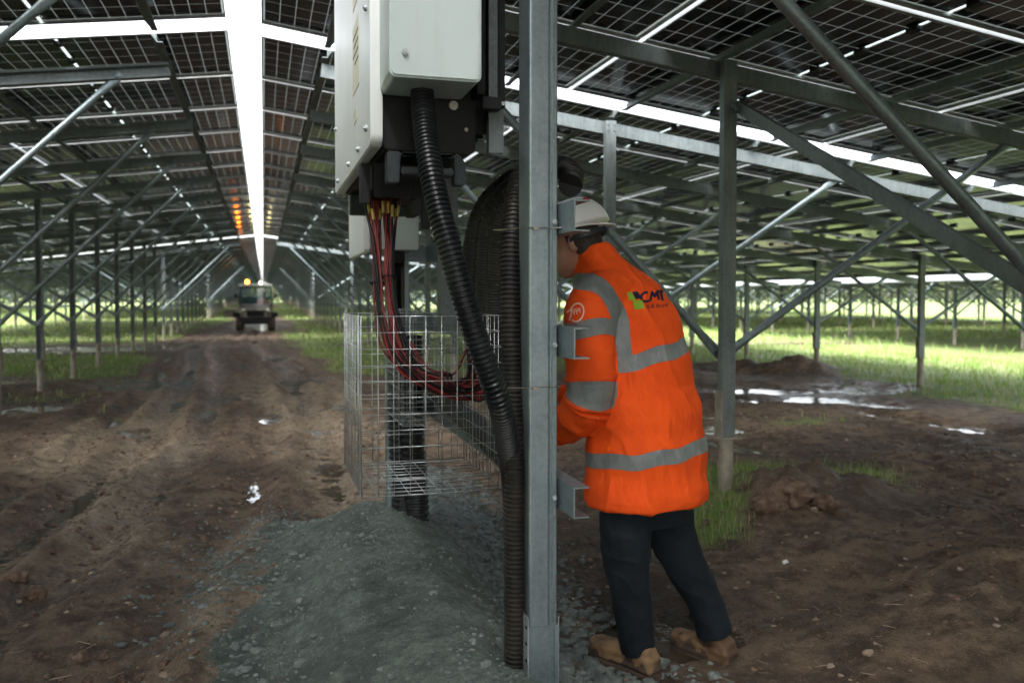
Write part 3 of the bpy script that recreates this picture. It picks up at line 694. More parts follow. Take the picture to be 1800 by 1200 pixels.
for i, (dx, dd, lab) in enumerate(((0, .12, 'outermost and leftmost'), (24, .06, 'middle'), (46, 0, 'innermost, nearest the post'))):
    corr('conduit', 'dark conduit curving over and hanging behind the diagonal one, %s of three' % lab,
         [at(1003, 325, 2.66), at(1005, 308, 2.70+dd), at(985, 294, 2.75+dd), at(940, 300+dx*.1, 2.75+dd), at(890+dx*.3, 325+dx*.35, 2.76+dd), at(850+dx*.7, 370+dx*.3, 2.78+dd), at(832+dx, 440, 2.8+dd), at(832+dx*.9, 520, 2.82+dd), at(838+dx*.8, 620, 2.84+dd), at(845+dx*.6, 700, 2.85+dd)],
         .038, .009, .0022, 'hoseb', group='three dark conduits hanging behind the diagonal one')
for i, (px, d, yb, lab) in enumerate(((703, 4.30, 905, 'left'), (727, 4.22, 925, 'right'))):
    corr('conduit', 'fat ribbed conduit rising from the gravel beside the rear post, %s one of the pair' % lab,
         [at(px-4, 590, d+.02), at(px-2, 680, d), at(px, 780, d), at(px+6, 860, d), at(px+8, yb+30, d-.02)], .058, .030, .008, 'hose', group='fat conduits by the rear post')
m = MB(); pth = spline([at(700, 455, 4.4), at(704, 520, 4.4), at(706, 600, 4.4)], .05); m.tube(pth, .035, 14)
for dx in (-10, 8): m.tube(spline([at(700+dx, 455, 4.36), at(703+dx*.8, 520, 4.36), at(702+dx, 595, 4.36)], .05), .022, 10)
o = pth[-1]; ob = link('conduit', m.mesh('conduit', 'hoseb', True, off=o)); ob.location = o; tag(ob, 'short dark cable trunk below the rear inverter by the red cables', 'conduit')
m = MB(); a = at(752, 672, 4.3); pth = spline([a, at(790, 705, 3.75), at(840, 752, 3.2), at(893, 800, 2.75), at(915, 830, 2.6)], .05); m.tube(pth, .047, 18)
ob = link('conduit', m.mesh('conduit', 'hoseb', True, off=pth[0])); ob.location = pth[0]; tag(ob, 'smooth black pipe lying slantwise above the lowest rail', 'pipe')
# steel cable ties round the post and the dusty conduit
for zc, lab in ((at(950, 400, 2.36).z, 'upper steel tie round the foreground post and conduit, at helmet height'), (at(950, 684, 2.36).z, 'lower steel tie round the foreground post and conduit, at elbow height')):
    m = MB(); loop = [(px0-.012, py0-.012), (px1+.004, py0-.010), (px1+.006, py0+.104), (px0-.02, py0+.13), (px0-.072, py0+.12), (px0-.078, py0+.06), (px0-.06, py0+.022)]
    L = [Vector((x, y, zc+.003*math.sin(i*2))) for i, (x, y) in enumerate(loop)]; L.append(L[0]); m.tube(L, .002, 6, caps=False)
    m.box((px0+.008, py0-.018, zc-.004), (px0+.022, py0-.011, zc+.005))
    ob = link('cable_tie', m.mesh('cable_tie', 'tie', off=L[0])); ob.location = L[0]; tag(ob, lab, 'cable tie')
# ------------------------------------------------------------------ cable bundle
cbz = thing('cable_bundle', 'red and black cable bundle with yellow markers hanging into the basket', 'cables', at(675, 345, 2.75)); CO = cbz.location.copy()
rr_ = random.Random(3)
for k in range(26):
    a = k/25; side = 0 if k < 12 else 1
    sx = 641+62*a+rr_.uniform(-2, 2); jx, jd = rr_.uniform(-7, 7), rr_.uniform(-.03, .03)
    cx = (663 if side == 0 else 684)+jx; bx = rr_.uniform(-9, 9); by = rr_.uniform(-14, 14)
    ex = rr_.uniform(815, 862); ey = 690+rr_.uniform(-18, 14)
    P = [at(sx, 335, 2.80+jd), at(sx*.8+cx*.2, 375, 2.78+jd), at(sx*.3+cx*.7, 425, 2.76+jd), at(cx, 485, 2.74+jd), at(cx+6+bx*.4, 550, 2.72+jd), at(cx+22+bx, 610+by*.4, 2.71+jd), at(725+bx+(8 if side else -4), 655+by*.8, 2.72+jd), at(775+bx, 678+by, 2.75+jd), at(ex-20, ey, 2.78+jd), at(ex, ey-8, 2.80+jd), at(ex+4, 660+by, 2.84), at(832+bx, 635+by, 2.88)]
    m = MB(); m.tube(spline(P, .012), .0040, 7); q = rr_.random()
    c_ = link('cable', m.mesh('cable', 'red' if q < .42 else ('dred' if q < .68 else 'hose'), True, off=CO), cbz)
    if k % 3 != 0:
        S = spline(P, .012); i0 = 3+rr_.randrange(3); m = MB(); m.tube(S[i0:i0+4], .0056, 7); link('cable_marker', m.mesh('cable_marker', 'yel', True, off=CO), c_)
m = MB()
for (cx, cy, wd) in ((663, 498, 12), (684, 487, 12), (790, 672, 16)):
    P = []
    for i in range(17):
        t = 2*math.pi*i/16; P.append(at(cx+wd*math.cos(t), cy+2*math.sin(t), 2.74)+_f*(.035*math.sin(t)) if cx < 750 else at(cx+2*math.cos(t), cy+2+wd*1.1*math.sin(t), 2.74)+_f*(.045*math.cos(t)))
    m.tube(P, .003, 6, caps=False)
link('bundle_tie', m.mesh('bundle_tie', 'black', off=CO), cbz)
for k in range(4):
    P = [at(706+k*5, 600, 2.86), at(735+k*6, 635+k*4, 2.84), at(775+k*3, 660-k*2, 2.84), at(800, 655, 2.86), at(818+k*3, 620-k*8, 2.9)]
    m = MB(); m.tube(spline(P, .015), .0032, 6); link('cable', m.mesh('cable', ('dred', 'hose', 'dred', 'red')[k], True, off=CO), cbz)
# ------------------------------------------------------------------ wire basket
def basket(label, X0, X1, Y0, Y1, Z0, Z1, st_=.0465, r=.0014):
    o = Vector(((X0+X1)/2, (Y0+Y1)/2, Z0)); B = thing('wire_basket', label, 'wire basket', o)
    def wires(lst, nm):
        m = MB()
        for a, b in lst: 
            a = Vector(a); b = Vector(b); j = Vector((rr_.uniform(-.001, .001), rr_.uniform(-.001, .001), rr_.uniform(-.001, .001))); m.tube([a, (a+b)/2+j*1.5, b], r, 5)
        link(nm, m.mesh(nm, 'wire', True, off=o), B)
    xs = list(np.linspace(X0, X1, int(round((X1-X0)/st_))+1)); ys = list(np.linspace(Y0, Y1, int(round((Y1-Y0)/st_))+1)); zs = list(np.linspace(Z0, Z1, int(round((Z1-Z0)/st_))+1))
    for nm, y in (('near_panel', Y0), ('far_panel', Y1)):
        wires([((x, y-.0015, Z0), (x, y-.0015, Z1)) for x in xs]+[((X0, y+.0015, z), (X1, y+.0015, z)) for z in zs], nm)
    for nm, x in (('side_panel', X0), ('side_panel', X1)):
        wires([((x-.0015, y, Z0), (x-.0015, y, Z1)) for y in ys]+[((x+.0015, Y0, z), (x+.0015, Y1, z)) for z in zs], nm)
    wires([((x, Y0, Z0-.0015), (x, Y1, Z0-.0015)) for x in xs]+[((X0, y, Z0+.0015), (X1, y, Z0+.0015)) for y in ys], 'floor_panel')
basket('open wire mesh basket holding the loop of red cables in front of the stand', .272, .70, 2.50, 3.03, .815, 1.345)
basket('second wire mesh basket farther back between the rear post and the slanting pipe', .56, .78, 3.55, 4.0, .86, 1.345)

#==UTV==
# ------------------------------------------------------------------ utility vehicle
UX, UY = -.30, 36.6; uz = hz(UX, UY)+.01
ut = thing('utility_vehicle', 'small beige utility buggy with an amber roof beacon driving up the muddy aisle', 'utility vehicle', (UX, UY, uz)); Z0 = Vector((0, 0, 0))
def part(m, name, mat, par=ut, sm=False, bev=0):
    me = m.mesh(name, mat, sm)
    if bev: bevel(me, bev)
    return link(name, me, par)
m = MB()
def ring(y, x, z0, z1): return [(-x, y, z0), (x, y, z0), (x*1.0, y, z0+(z1-z0)*.55), (x*.86, y, z1), (-x*.86, y, z1), (-x, y, z0+(z1-z0)*.55)]
m.rings([ring(-1.30, .40, .52, .80), ring(-1.18, .56, .48, .92), ring(-.75, .64, .45, 1.00), ring(-.30, .66, .42, 1.06), ring(-.28, .66, .40, .70)]); part(m, 'hood', 'utv', bev=.03)
m = MB(); m.box((-.64, -.28, .36), (.64, 1.35, .58)); m.box((-.66, .55, .58), (.66, 1.40, .95)); part(m, 'body', 'utv', bev=.02)
m = MB(); m.box((-.32, -1.33, .56), (.32, -1.29, .80)); [m.box((-.34, -1.35, .58+.07*k), (.34, -1.33, .60+.07*k)) for k in range(4)]; part(m, 'grille', 'black')
m = MB(); m.box((-.60, -1.45, .36), (.60, -1.34, .54)); m.tube([(-.5, -1.42, .52), (-.48, -1.46, .78), (.48, -1.46, .78), (.5, -1.42, .52)], .025, 8); m.box((-.45, -1.30, .26), (.45, .6, .36)); part(m, 'bumper', 'black', bev=.01)
m = MB()
for s in (-1, 1):
    m.tube([(s*.62, -.32, 1.02), (s*.60, -.10, 1.74), (s*.60, .55, 1.78), (s*.62, .62, .9)], .028, 8)
m.tube([(-.60, -.10, 1.74), (.60, -.10, 1.74)], .028, 8); m.tube([(-.62, -.34, 1.03), (.62, -.34, 1.03)], .028, 8); part(m, 'roll_cage', 'black')
m = MB(); m.add([(-.58, -.33, 1.06), (.58, -.33, 1.06), (.56, -.13, 1.70), (-.56, -.13, 1.70), (-.58, -.322, 1.06), (.58, -.322, 1.06), (.56, -.122, 1.70), (-.56, -.122, 1.70)], [(0, 1, 2, 3), (4, 7, 6, 5), (0, 4, 5, 1), (1, 5, 6, 2), (2, 6, 7, 3), (3, 7, 4, 0)]); part(m, 'windscreen', 'wind')
m = MB(); m.box((-.66, -.22, 1.775), (.66, .68, 1.875)); rf = part(m, 'roof', 'utvw', bev=.02)
m = MB(); m.box((-.55, .30, .58), (.55, .70, .72)); m.box((-.55, .62, .72), (.55, .72, 1.35)); part(m, 'seat', 'black', bev=.03)
for s in (-1, 1):
    m = MB(); m.tube([(s*.46, -1.31, .82), (s*.46, -1.27, .82)], .075, 14); part(m, 'headlight', 'headl')
    m = MB(); m.tube([(s*.66, -.15, 1.35), (s*.76, -.17, 1.38)], .012, 6); m.box((s*.78-.05, -.20, 1.30), (s*.78+.05, -.17, 1.46)); part(m, 'mirror', 'black', bev=.01)
    m = MB(); m.box((s*.72-.14, -1.20, .68), (s*.72+.14, -.50, .72)); m.box((s*.72-.14, -1.24, .55), (s*.72+.14, -1.20, .72)); part(m, 'mudguard', 'black', bev=.02)
    for y in (-.85, .95):
        m = MB(); x0, x1 = s*.46, s*.76
        prof_ = [(x0, .17), (x0, .28), (x0+s*.03, .325), (x1-s*.03, .325), (x1, .28), (x1, .17)]
        rg = []
        for a, r_ in prof_:
            rg.append([(a, y+r_*math.cos(t)*(1+.03*(i % 2)*(r_ > .3)), .325+r_*math.sin(t)*(1+.03*(i % 2)*(r_ > .3))) for i, t in enumerate(np.linspace(0, 2*math.pi, 33)[:-1])])
        m.rings(rg, caps=False); wh = part(m, 'wheel', 'tyre', sm='auto')
        m = MB(); m.tube([(x0+s*.02, y, .325), (x1-s*.03, y, .325)], .17, 20); part(m, 'rim', 'cast', wh)
def lathe(m, c, prof, seg=16, mi=0): m.rings([[(c[0]+r*math.cos(t), c[1]+r*math.sin(t), c[2]+z) for t in np.linspace(0, 2*math.pi, seg+1)[:-1]] for r, z in prof], mi)
m = MB(); lathe(m, (-.33, .1, 1.876), [(.07, 0), (.07, .03)]); bc = part(m, 'beacon', 'black', sm='auto'); m = MB(); lathe(m, (-.33, .1, 1.907), [(.065, 0), (.068, .05), (.05, .10), (.02, .12)]); part(m, 'beacon_lens', 'beacon', bc, 'auto')
m = MB(); lathe(m, (.20, .0, 1.876), [(.04, 0), (.045, .07), (.02, .09)]); part(m, 'work_lamp', 'lamp', sm='auto')
# driver
dr = thing('person', 'driver in an orange jacket sitting behind the buggy windscreen', 'person', (UX+.30, UY+.42, uz+.72))
m = MB()
for pts, rs in (([(0, .12, 0), (0, .14, .28), (0, .10, .48), (0, .06, .58)], [.17, .18, .17, .06]), ([(-.18, .10, .46), (-.24, -.10, .28), (-.12, -.34, .30)], [.07, .055, .045]), ([(.18, .10, .46), (.24, -.10, .28), (.12, -.34, .30)], [.07, .055, .045]),
                ([(-.09, .1, .05), (-.11, -.32, .06), (-.11, -.45, -.35)], [.1, .08, .06]), ([(.09, .1, .05), (.11, -.32, .06), (.11, -.45, -.35)], [.1, .08, .06]), ([(0, .05, .56), (0, .03, .66), (0, .02, .75), (0, .03, .83), (0, .03, .87)], [.055, .085, .10, .09, .04])):
    m.tube(pts, rs, 12)
me = remesh(m, .02, 3); me.materials.append(MAT['orange']); me.materials.append(MAT['skin']); me.materials.append(MAT['denim'])
cc = getv(me); 
mi = [1 if np.mean(cc[list(p.vertices), 2]) > .60 else (2 if np.mean(cc[list(p.vertices), 2]) < .14 else 0) for p in me.polygons]
me.polygons.foreach_set('material_index', mi); me.shade_smooth(); link('body', me, dr)

#==PERSON==
# ------------------------------------------------------------------ worker
PW0 = 3.16
root = at(1135, 1150, PW0); root.z = hz(root.x, root.y); WK = thing('person', 'worker in an orange high visibility jacket and white hard hat leaning towards the inverter stand', 'person', root); WO = root.copy()
F_ = (_r*-.62 + Vector((_f.x, _f.y, 0)).normalized()*.785).normalized()   # facing direction (left and away)
Lf = Vector((-F_.y, F_.x, 0))                                              # his left
D_ = Vector((_f.x, _f.y, 0)).normalized()
def q(px, py, d=0.): return at(px, py, PW0+d)
def ringl(c, L, F, ax=None, n=36, sq=2.4, tilt=0):
    "superellipse ring about c, half width L to his left/right, F to front/back"
    out = []; fw = (F_+Vector((0, 0, tilt))).normalized()
    for i in range(n):
        t = 2*math.pi*i/n; cs, sn = math.cos(t), math.sin(t)
        a = math.copysign(abs(cs)**(2/sq), cs)*L; b = math.copysign(abs(sn)**(2/sq), sn)*F
        out.append(c+Lf*a+fw*b)
    return out
jk = MB()
T = [(1137, 878, 0.00, .235, .185), (1137, 850, .00, .238, .188), (1136, 800, .01, .233, .182), (1134, 740, .02, .228, .176), (1128, 690, .04, .220, .170), (1120, 640, .06, .222, .165), (1108, 590, .085, .228, .160), (1098, 548, .11, .218, .150), (1083, 514, .135, .185, .130), (1066, 486, .155, .138, .105), (1052, 470, .165, .094, .092), (1044, 458, .17, .080, .088), (1038, 450, .175, .075, .082)]
jk.rings([ringl(q(x, y, d), L, F, tilt=-.28*sst(880, 500, np.float64(y)) if y > 480 else (-.5 if y > 465 else -.75)) for x, y, d, L, F in T])
sh = q(1041, 540, -.055); el = q(1036, 700, -.12); wr = q(978, 752, .10)
armL = spline([q(1075, 520, .06), sh, q(1036, 620, -.10), el, q(1008, 738, -.02), wr], .03); na = len(armL)
arr = np.interp(np.linspace(0, 1, na), [0, .15, .35, .6, .72, .85, 1], [.100, .103, .094, .086, .083, .072, .062])
jk.tube(armL, list(arr), 28)
sh2 = q(1150, 566, .27); armR = spline([q(1110, 535, .16), sh2, q(1120, 640, .48), q(1040, 700, .62), q(985, 700, .66)], .03)
jk.tube(armR, list(np.interp(np.linspace(0, 1, len(armR)), [0, .2, .6, 1], [.085, .095, .08, .06])), 24)
me = remesh(jk, .0052, 9, .6); V = getv(me); Nn = getn(me); K = np.array
# local axes for folds
A = V@K(_r); Z = V[:, 2]; Dd = V@K(D_)
pa = K([list(p) for p in armL]); dist = np.linalg.norm(V[:, None, :]-pa[None, :, :], axis=2) if len(V) < 60000 else None
if dist is None:
    idx = np.empty(len(V), int); dm = np.empty(len(V))
    for i in range(0, len(V), 20000):
        dd = np.linalg.norm(V[i:i+20000, None, :]-pa[None, :, :], axis=2); idx[i:i+20000] = dd.argmin(1); dm[i:i+20000] = dd.min(1)
else: idx = dist.argmin(1); dm = dist.min(1)
# continuous parameter along the arm
seg = pa[np.minimum(idx+1, na-1)]-pa[np.maximum(idx-1, 0)]; sl = np.linalg.norm(seg, axis=1)
cum = np.concatenate([[0], np.cumsum(np.linalg.norm(np.diff(pa, axis=0), axis=1))])
S = cum[idx]+((V-pa[idx])*seg).sum(1)/sl
def project_px(P):
    v = np.asarray(P)-K([0, 0, CAMH]); d = v@K(_f); return 900+FPX*(v@K(_r))/d, YC-FPX*(v@K(_u))/d
UPX, UPY = project_px(V)
rad = np.interp(cum[idx], cum, arr); 
def plane_band(p0, p1, half):
    "signed distance inside a band between two tilted levels, p0 and p1 world points on its centre line"
    a0, a1 = (p0@_r, p1@_r); sl_ = (p1.z-p0.z)/(a1-a0); return half-np.abs(Z-(p0.z+(A-a0)*sl_+.004*np.sin(A*40)))/math.sqrt(1+sl_*sl_)
isarm = (dm < rad*1.13) & (S > .17) & (Dd < (K(list(sh))@K(D_))+.17)
armw = 1-sst(.95, 1.12, dm/rad)
c2 = fbm(A*1.0+Z*.5, Dd*1.2, 6.5, 2, Z*1.1-A*.6)
# folds: long diagonal drapes on the back, bunching near elbow and hem
ph = (A*1.0+Z*.42)*20+2.6*fbm(A, Dd, 4, 3, Z)
folds = .013*(1-np.abs(np.sin(ph)))**2*np.clip(.3+fbm(A, Dd, 4, 2, Z), 0, 1)
ph2 = S*75+2.0*fbm(A, Dd, 8, 2, Z)
folds_arm = .0105*(1-np.abs(np.sin(ph2*.5)))**2*(.35+np.exp(-((S-cum[-1]*.62)/.10)**2))
base_f = np.where(isarm, folds_arm, folds)+.0065*c2+.003*fbm(A, Dd, 17, 3, Z)
puff = .004*np.sin(Z*2*math.pi/.16)
base_f = base_f+np.where(isarm, 0, puff)
hemz = q(1137, 878).z
base_f += np.where((Z < hemz+.03) & ~isarm, .005*fbm(A, Dd, 11, 2), 0)
setv(me, V+Nn*base_f[:, None]-Nn*.001)
# tapes as signed distances
sd1 = plane_band(q(1037, 809, -.1), q(1237, 776, .05), .0265)
sd2 = plane_band(q(1085, 638, -.05), q(1203, 607, .05), .0285)
side_curve = K([(1015, 494), (1040, 497), (1062, 508), (1080, 535), (1090, 565), (1095, 600), (1100, 640)], float)
sc = K([list(p) for p in spline([(x, y, 0) for x, y in side_curve], 3)])[:, :2]
dc = np.full(len(V), 1e3)
for i in range(0, len(V), 20000): dc[i:i+20000] = np.sqrt(((UPX[i:i+20000, None]-sc[None, :, 0])**2+(UPY[i:i+20000, None]-sc[None, :, 1])**2)).min(1)
facing = (Nn@K(D_)) < .25
sd3 = np.where(facing & (Dd < (q(1110, 560, .14)@D_)), (14-dc)*PW0/FPX, -.05)
tors = np.maximum(np.maximum(sd1, sd2), np.where(isarm, -.05, sd3))
sL = cum[-1]
def near_s(px, py, d): 
    p = K(list(q(px, py, d))); i = np.linalg.norm(pa-p, axis=1).argmin(); return cum[i]
sa = .0270-np.abs(S-near_s(1038, 590, -.1)+.01*np.sin((UPX-1040)*.05)); sb_ = .029-np.abs(S-near_s(1030, 692, -.12)+.0)
sd3c = np.where(facing, (14-dc)*PW0/FPX, -.05)
tape = np.where(isarm, np.maximum(np.maximum(sa, sb_), sd3c), tors)
at1 = me.attributes.new('tape', 'FLOAT', 'POINT'); at1.data.foreach_set('value', tape.astype(np.float32))
def jacketmat():
    m, nt, p = newmat('high_visibility_jacket')
    a = N(nt, 'ShaderNodeAttribute'); a.attribute_name = 'tape'
    f = ramp(nt, a.outputs['Fac'], -.0008, .0012); rim = M_(nt, 'MULTIPLY', M_(nt, 'GREATER_THAN', a.outputs['Fac'], -.0035), M_(nt, 'LESS_THAN', a.outputs['Fac'], .0))
    tc = N(nt, 'ShaderNodeTexCoord').outputs['Object']
    org = mixc(nt, ramp(nt, noise(nt, 3, 4, .6, tc), .3, .7), (.86, .098, .007), (.75, .074, .006))
    org = mixc(nt, M_(nt, 'MULTIPLY', ramp(nt, noise(nt, 6, 6, .7, tc), .60, .75), .25), org, (.45, .06, .015))
    org = mixc(nt, M_(nt, 'MULTIPLY', rim, .35), org, (.5, .05, .01))
    gr = mixc(nt, ramp(nt, noise(nt, 12, 5, .6, tc), .3, .7), (.14, .16, .16), (.20, .22, .22))
    dirt = ramp(nt, noise(nt, 9, 6, .75, tc), .60, .72)
    szz = N(nt, 'ShaderNodeSeparateXYZ'); nt.links.new(tc, szz.inputs[0]); low = ramp(nt, szz.outputs[2], 1.05, .62)
    full = mixc(nt, M_(nt, 'MULTIPLY', dirt, M_(nt, 'ADD', .12, M_(nt, 'MULTIPLY', low, .45))), mixc(nt, f, org, gr), (.16, .07, .03))
    nt.links.new(full, p.inputs['Base Color']); nt.links.new(M_(nt, 'SUBTRACT', .78, M_(nt, 'MULTIPLY', f, .3)), p.inputs['Roughness'])
    p.inputs['Specular IOR Level'].default_value = .25; p.inputs['Sheen Weight'].default_value = .0
    mp = N(nt, 'ShaderNodeMapping'); mp.inputs['Rotation'].default_value = (.3, .7, .2); mp.inputs['Scale'].default_value = (1, 1, .35); nt.links.new(tc, mp.inputs[0])
    n1 = noise(nt, 15, 5, .62, mp.outputs[0], .8); n2 = noise(nt, 420, 2, .5, tc)
    mp2 = N(nt, 'ShaderNodeMapping'); mp2.inputs['Rotation'].default_value = (.9, -.5, .4); mp2.inputs['Scale'].default_value = (1, 1, .3); nt.links.new(tc, mp2.inputs[0])
    n3 = M_(nt, 'SUBTRACT', 1, M_(nt, 'MULTIPLY', M_(nt, 'ABSOLUTE', M_(nt, 'SUBTRACT', noise(nt, 7, 4, .6, mp2.outputs[0], 1.2), .5)), 6)); n3 = M_(nt, 'MULTIPLY', M_(nt, 'MAXIMUM', n3, 0), .14)
    h = M_(nt, 'ADD', M_(nt, 'ADD', n1, n3), M_(nt, 'MULTIPLY', n2, .05)); bump(nt, p, h, .6, .016)
    return m
MAT['jacket'] = jacketmat(); me.materials.append(MAT['jacket']); me.shade_smooth()
JW = me.copy(); V2 = getv(JW); bvh = BVHTree.FromPolygons([Vector(v) for v in V2], [tuple(p.vertices) for p in JW.polygons])
setv(me, getv(me)-K(list(WO))); jo = link('jacket', me, WK)
# prints on the cloth, laid on the surface stroke by stroke
def on_cloth(px, py, lift=.0022):
    o = Vector((0, 0, CAMH)); d = (at(px, py, 1)-o).normalized(); h = bvh.ray_cast(o+d*2.0, d)
    return (h[0]-d*lift) if h[0] is not None else at(px, py, PW0-.05)
def stroke(m, pts, wd, closed=False, lift=.0022):
    P = [Vector((x, y, 0)) for x, y in pts]
    if closed: P.append(P[0])
    Q = []
    for a, b in zip(P, P[1:]):
        n = max(1, int((b-a).length/2.5)); Q += [a+(b-a)*(k/n) for k in range(n)]
    Q.append(P[-1]); L_, R_ = [], []
    for i in range(len(Q)):
        t = (Q[min(i+1, len(Q)-1)]-Q[max(i-1, 0)]).normalized(); nn = Vector((-t.y, t.x, 0))*wd/2
        L_.append(on_cloth(Q[i].x+nn.x, Q[i].y+nn.y, lift)-WO); R_.append(on_cloth(Q[i].x-nn.x, Q[i].y-nn.y, lift)-WO)
    n = len(Q); m.add(L_+R_, [(i, i+1, n+i+1, n+i) for i in range(n-1)])
def patch(m, quad, n=8, lift=.0022):
    a, b, c, d = [Vector((*p, 0)) for p in quad]; V_ = []
    for i in range(n+1):
        for j in range(n+1):
            u, v = i/n, j/n; p = (a*(1-u)+b*u)*(1-v)+(d*(1-u)+c*u)*v; V_.append(on_cloth(p.x, p.y, lift)-WO)
    m.add(V_, [(i*(n+1)+j, i*(n+1)+j+1, (i+1)*(n+1)+j+1, (i+1)*(n+1)+j) for i in range(n) for j in range(n)])
m = MB(); patch(m, [(1102, 514), (1110, 513), (1118, 527), (1106, 528)]); patch(m, [(1112, 528), (1129, 527), (1133, 542), (1115, 544)]); link('green_logo', m.mesh('green_logo', 'green'), jo)
m = MB(); patch(m, [(1111, 513), (1121, 512), (1128, 524), (1117, 526)])
stroke(m, [(1139, 514), (1133, 514), (1128, 518), (1127, 524), (1130, 529), (1136, 530), (1141, 528)], 4.5)
stroke(m, [(1143, 529), (1146, 512), (1151, 522), (1155, 511), (1158, 527)], 4.2)
stroke(m, [(1155, 511.5), (1166, 511.5)], 4); stroke(m, [(1161, 512), (1165, 528)], 4.2)
for k, g in enumerate(([(1141, 537), (1138, 536), (1137, 539), (1139, 541.5), (1142, 541), (1142, 539), (1140, 539)], [(1146, 541), (1145.5, 535.5), (1149, 535.5), (1149, 538), (1146, 538.3), (1150, 541)], [(1155, 535), (1153.5, 538), (1156, 540.5), (1159, 539), (1158.5, 536), (1155, 535)], [(1162, 534.5), (1163, 539), (1166, 539.5), (1167, 534.5)], [(1171, 539), (1170, 534), (1173.5, 534), (1173.5, 536.5), (1170.5, 536.8)])): stroke(m, g, 1.3)
link('navy_lettering', m.mesh('navy_lettering', 'navy'), jo)
m = MB(); ringp = [(1014+12*math.cos(t)*1.0+2*math.sin(t), 549+16*math.sin(t)*-1) for t in np.linspace(-2.2, 3.0, 30)]; stroke(m, ringp, 2.6)
stroke(m, [(996, 549), (1006, 543), (1001, 563)], 2.8)
for g in ([(1009, 553), (1009, 543), (1012, 543), (1012, 547), (1009, 548)], [(1014, 552), (1014, 542), (1017, 542), (1017, 546), (1014, 547)], [(1019.5, 550), (1019.5, 541)]): stroke(m, g, 1.3)
link('sleeve_emblem', m.mesh('sleeve_emblem', 'pgrey'), jo)

# trousers
tr = MB()
tr.rings([ringl(q(1138, y, d), L, F, n=30) for y, d, L, F in ((830, .02, .17, .13), (880, .02, .175, .135), (915, .02, .165, .12))])
def leg(m, pts, rs):
    S_ = spline(pts, .03); m.tube(S_, list(np.interp(np.linspace(0, 1, len(S_)), np.linspace(0, 1, len(rs)), rs)), 24)
leg(tr, [q(1106, 865, -.05), q(1099, 935, -.05), q(1103, 1005, -.04), q(1112, 1066, -.02), q(1122, 1142, .0)], [.106, .095, .078, .068, .066])
leg(tr, [q(1172, 865, .09), q(1178, 930, .10), q(1203, 990, .12), q(1236, 1050, .14), q(1258, 1114, .14)], [.106, .094, .078, .069, .067])
me = remesh(tr, .0062, 6, .5); V = getv(me); Nn = getn(me); Z = V[:, 2]; A = V@K(_r); Dd = V@K(D_)
kn = q(1100, 1000).z; ank = q(1120, 1130).z
f = .006*fbm(A*1., Dd, 7, 3, Z*1.6)+.0065*np.clip(.2+1.6*fbm(A, Dd, 5, 2, Z*.7), 0, 1)*(1-np.abs(np.sin(Z*34+A*30+3*fbm(A, Dd, 6, 2, Z))))**2*(np.exp(-((Z-kn)/.09)**2)+1.2*np.exp(-((Z-ank)/.07)**2)+.25)
setv(me, V+Nn*f[:, None]-K(list(WO))); me.materials.append(MAT['denim']); me.shade_smooth(); link('trousers', me, WK)
# boots
def boot(ankle, heel, toe, zg):
    """ankle, heel, toe world xy; zg ground level"""
    ankle, heel, toe = Vector(ankle), Vector(heel), Vector(toe); d = (toe-heel); d.z = 0; Lg = d.length; d.normalize(); s = Vector((-d.y, d.x, 0))
    m = MB(); rg = []
    for t, hw, h in ((0, .030, .05), (.04, .038, .085), (.12, .040, .11), (.25, .041, .12), (.38, .041, .105), (.52, .043, .085), (.68, .048, .070), (.82, .048, .062), (.93, .038, .052), (1.0, .018, .034)):
        c = heel+d*(Lg*t); z0 = zg+.026+(.012 if t > .9 else 0); rg.append([c+s*(hw*math.copysign(abs(math.cos(a))**(.45 if math.sin(a) < 0 else .9), math.cos(a))*1.12)+Vector((0, 0, z0+(h*(.5+.5*math.copysign(abs(math.sin(a))**(.35 if math.sin(a) < 0 else 1), math.sin(a)))) - c.z)) for a in np.linspace(0, 2*math.pi, 21)[:-1]])
    m.rings(rg)
    a0 = heel+d*(Lg*.26); a0.z = zg+.09; a1 = ankle.copy(); a1.z = zg+.155
    m.tube([a0, a0*.5+a1*.5, a1], [.050, .048, .047], 18)
    me = remesh(m, .005, 5); V_ = getv(me); N_ = getn(me)
    V_ = V_+N_*(.003*fbm(V_[:, 0], V_[:, 1], 22, 3, V_[:, 2])+.002*np.sin(V_[:, 2]*170))[:, None]*1.0
    me.materials.append(MAT['boot']); me.materials.append(MAT['sole'])
    cz = V_[:, 2]; me.polygons.foreach_set('material_index', [1 if cz[p.vertices[0]] < zg+.052+.022*math.sin(V_[p.vertices[0], 0]*60)+.015*math.sin(V_[p.vertices[0], 1]*95) else 0 for p in me.polygons])
    setv(me, V_-K(list(WO))); me.shade_smooth(); b = link('boot', me, WK)
    m = MB(); rg = []
    for t, hw in ((-.02, .028), (.02, .042), (.2, .044), (.4, .042), (.65, .054), (.85, .053), (.97, .038), (1.03, .018)):
        c = heel+d*(Lg*t)-WO; rg.append([Vector((c.x, c.y, zg-WO.z))+s*(hw*x)+Vector((0, 0, z)) for x, z in ((-1, .0), (1, 0), (1.06, .015), (1, .030), (-1, .030), (-1.06, .015))])
    m.rings(rg); me = m.mesh('sole', 'sole'); link('sole', bevel(me, .003), b)
    m = MB()
    for k in range(4):
        c = heel+d*(Lg*(.36+.07*k))-WO; z = zg-WO.z+.135-.016*k
        m.tube([Vector((c.x, c.y, z))-s*.03+Vector((0, 0, -.012)), Vector((c.x, c.y, z+.006)), Vector((c.x, c.y, z))+s*.03+d*.012+Vector((0, 0, -.012))], .003, 6)
    link('lace', m.mesh('lace', 'black', True), b)
g1 = q(1122, 1140, 0); fd = Vector((F_.x, F_.y, 0))
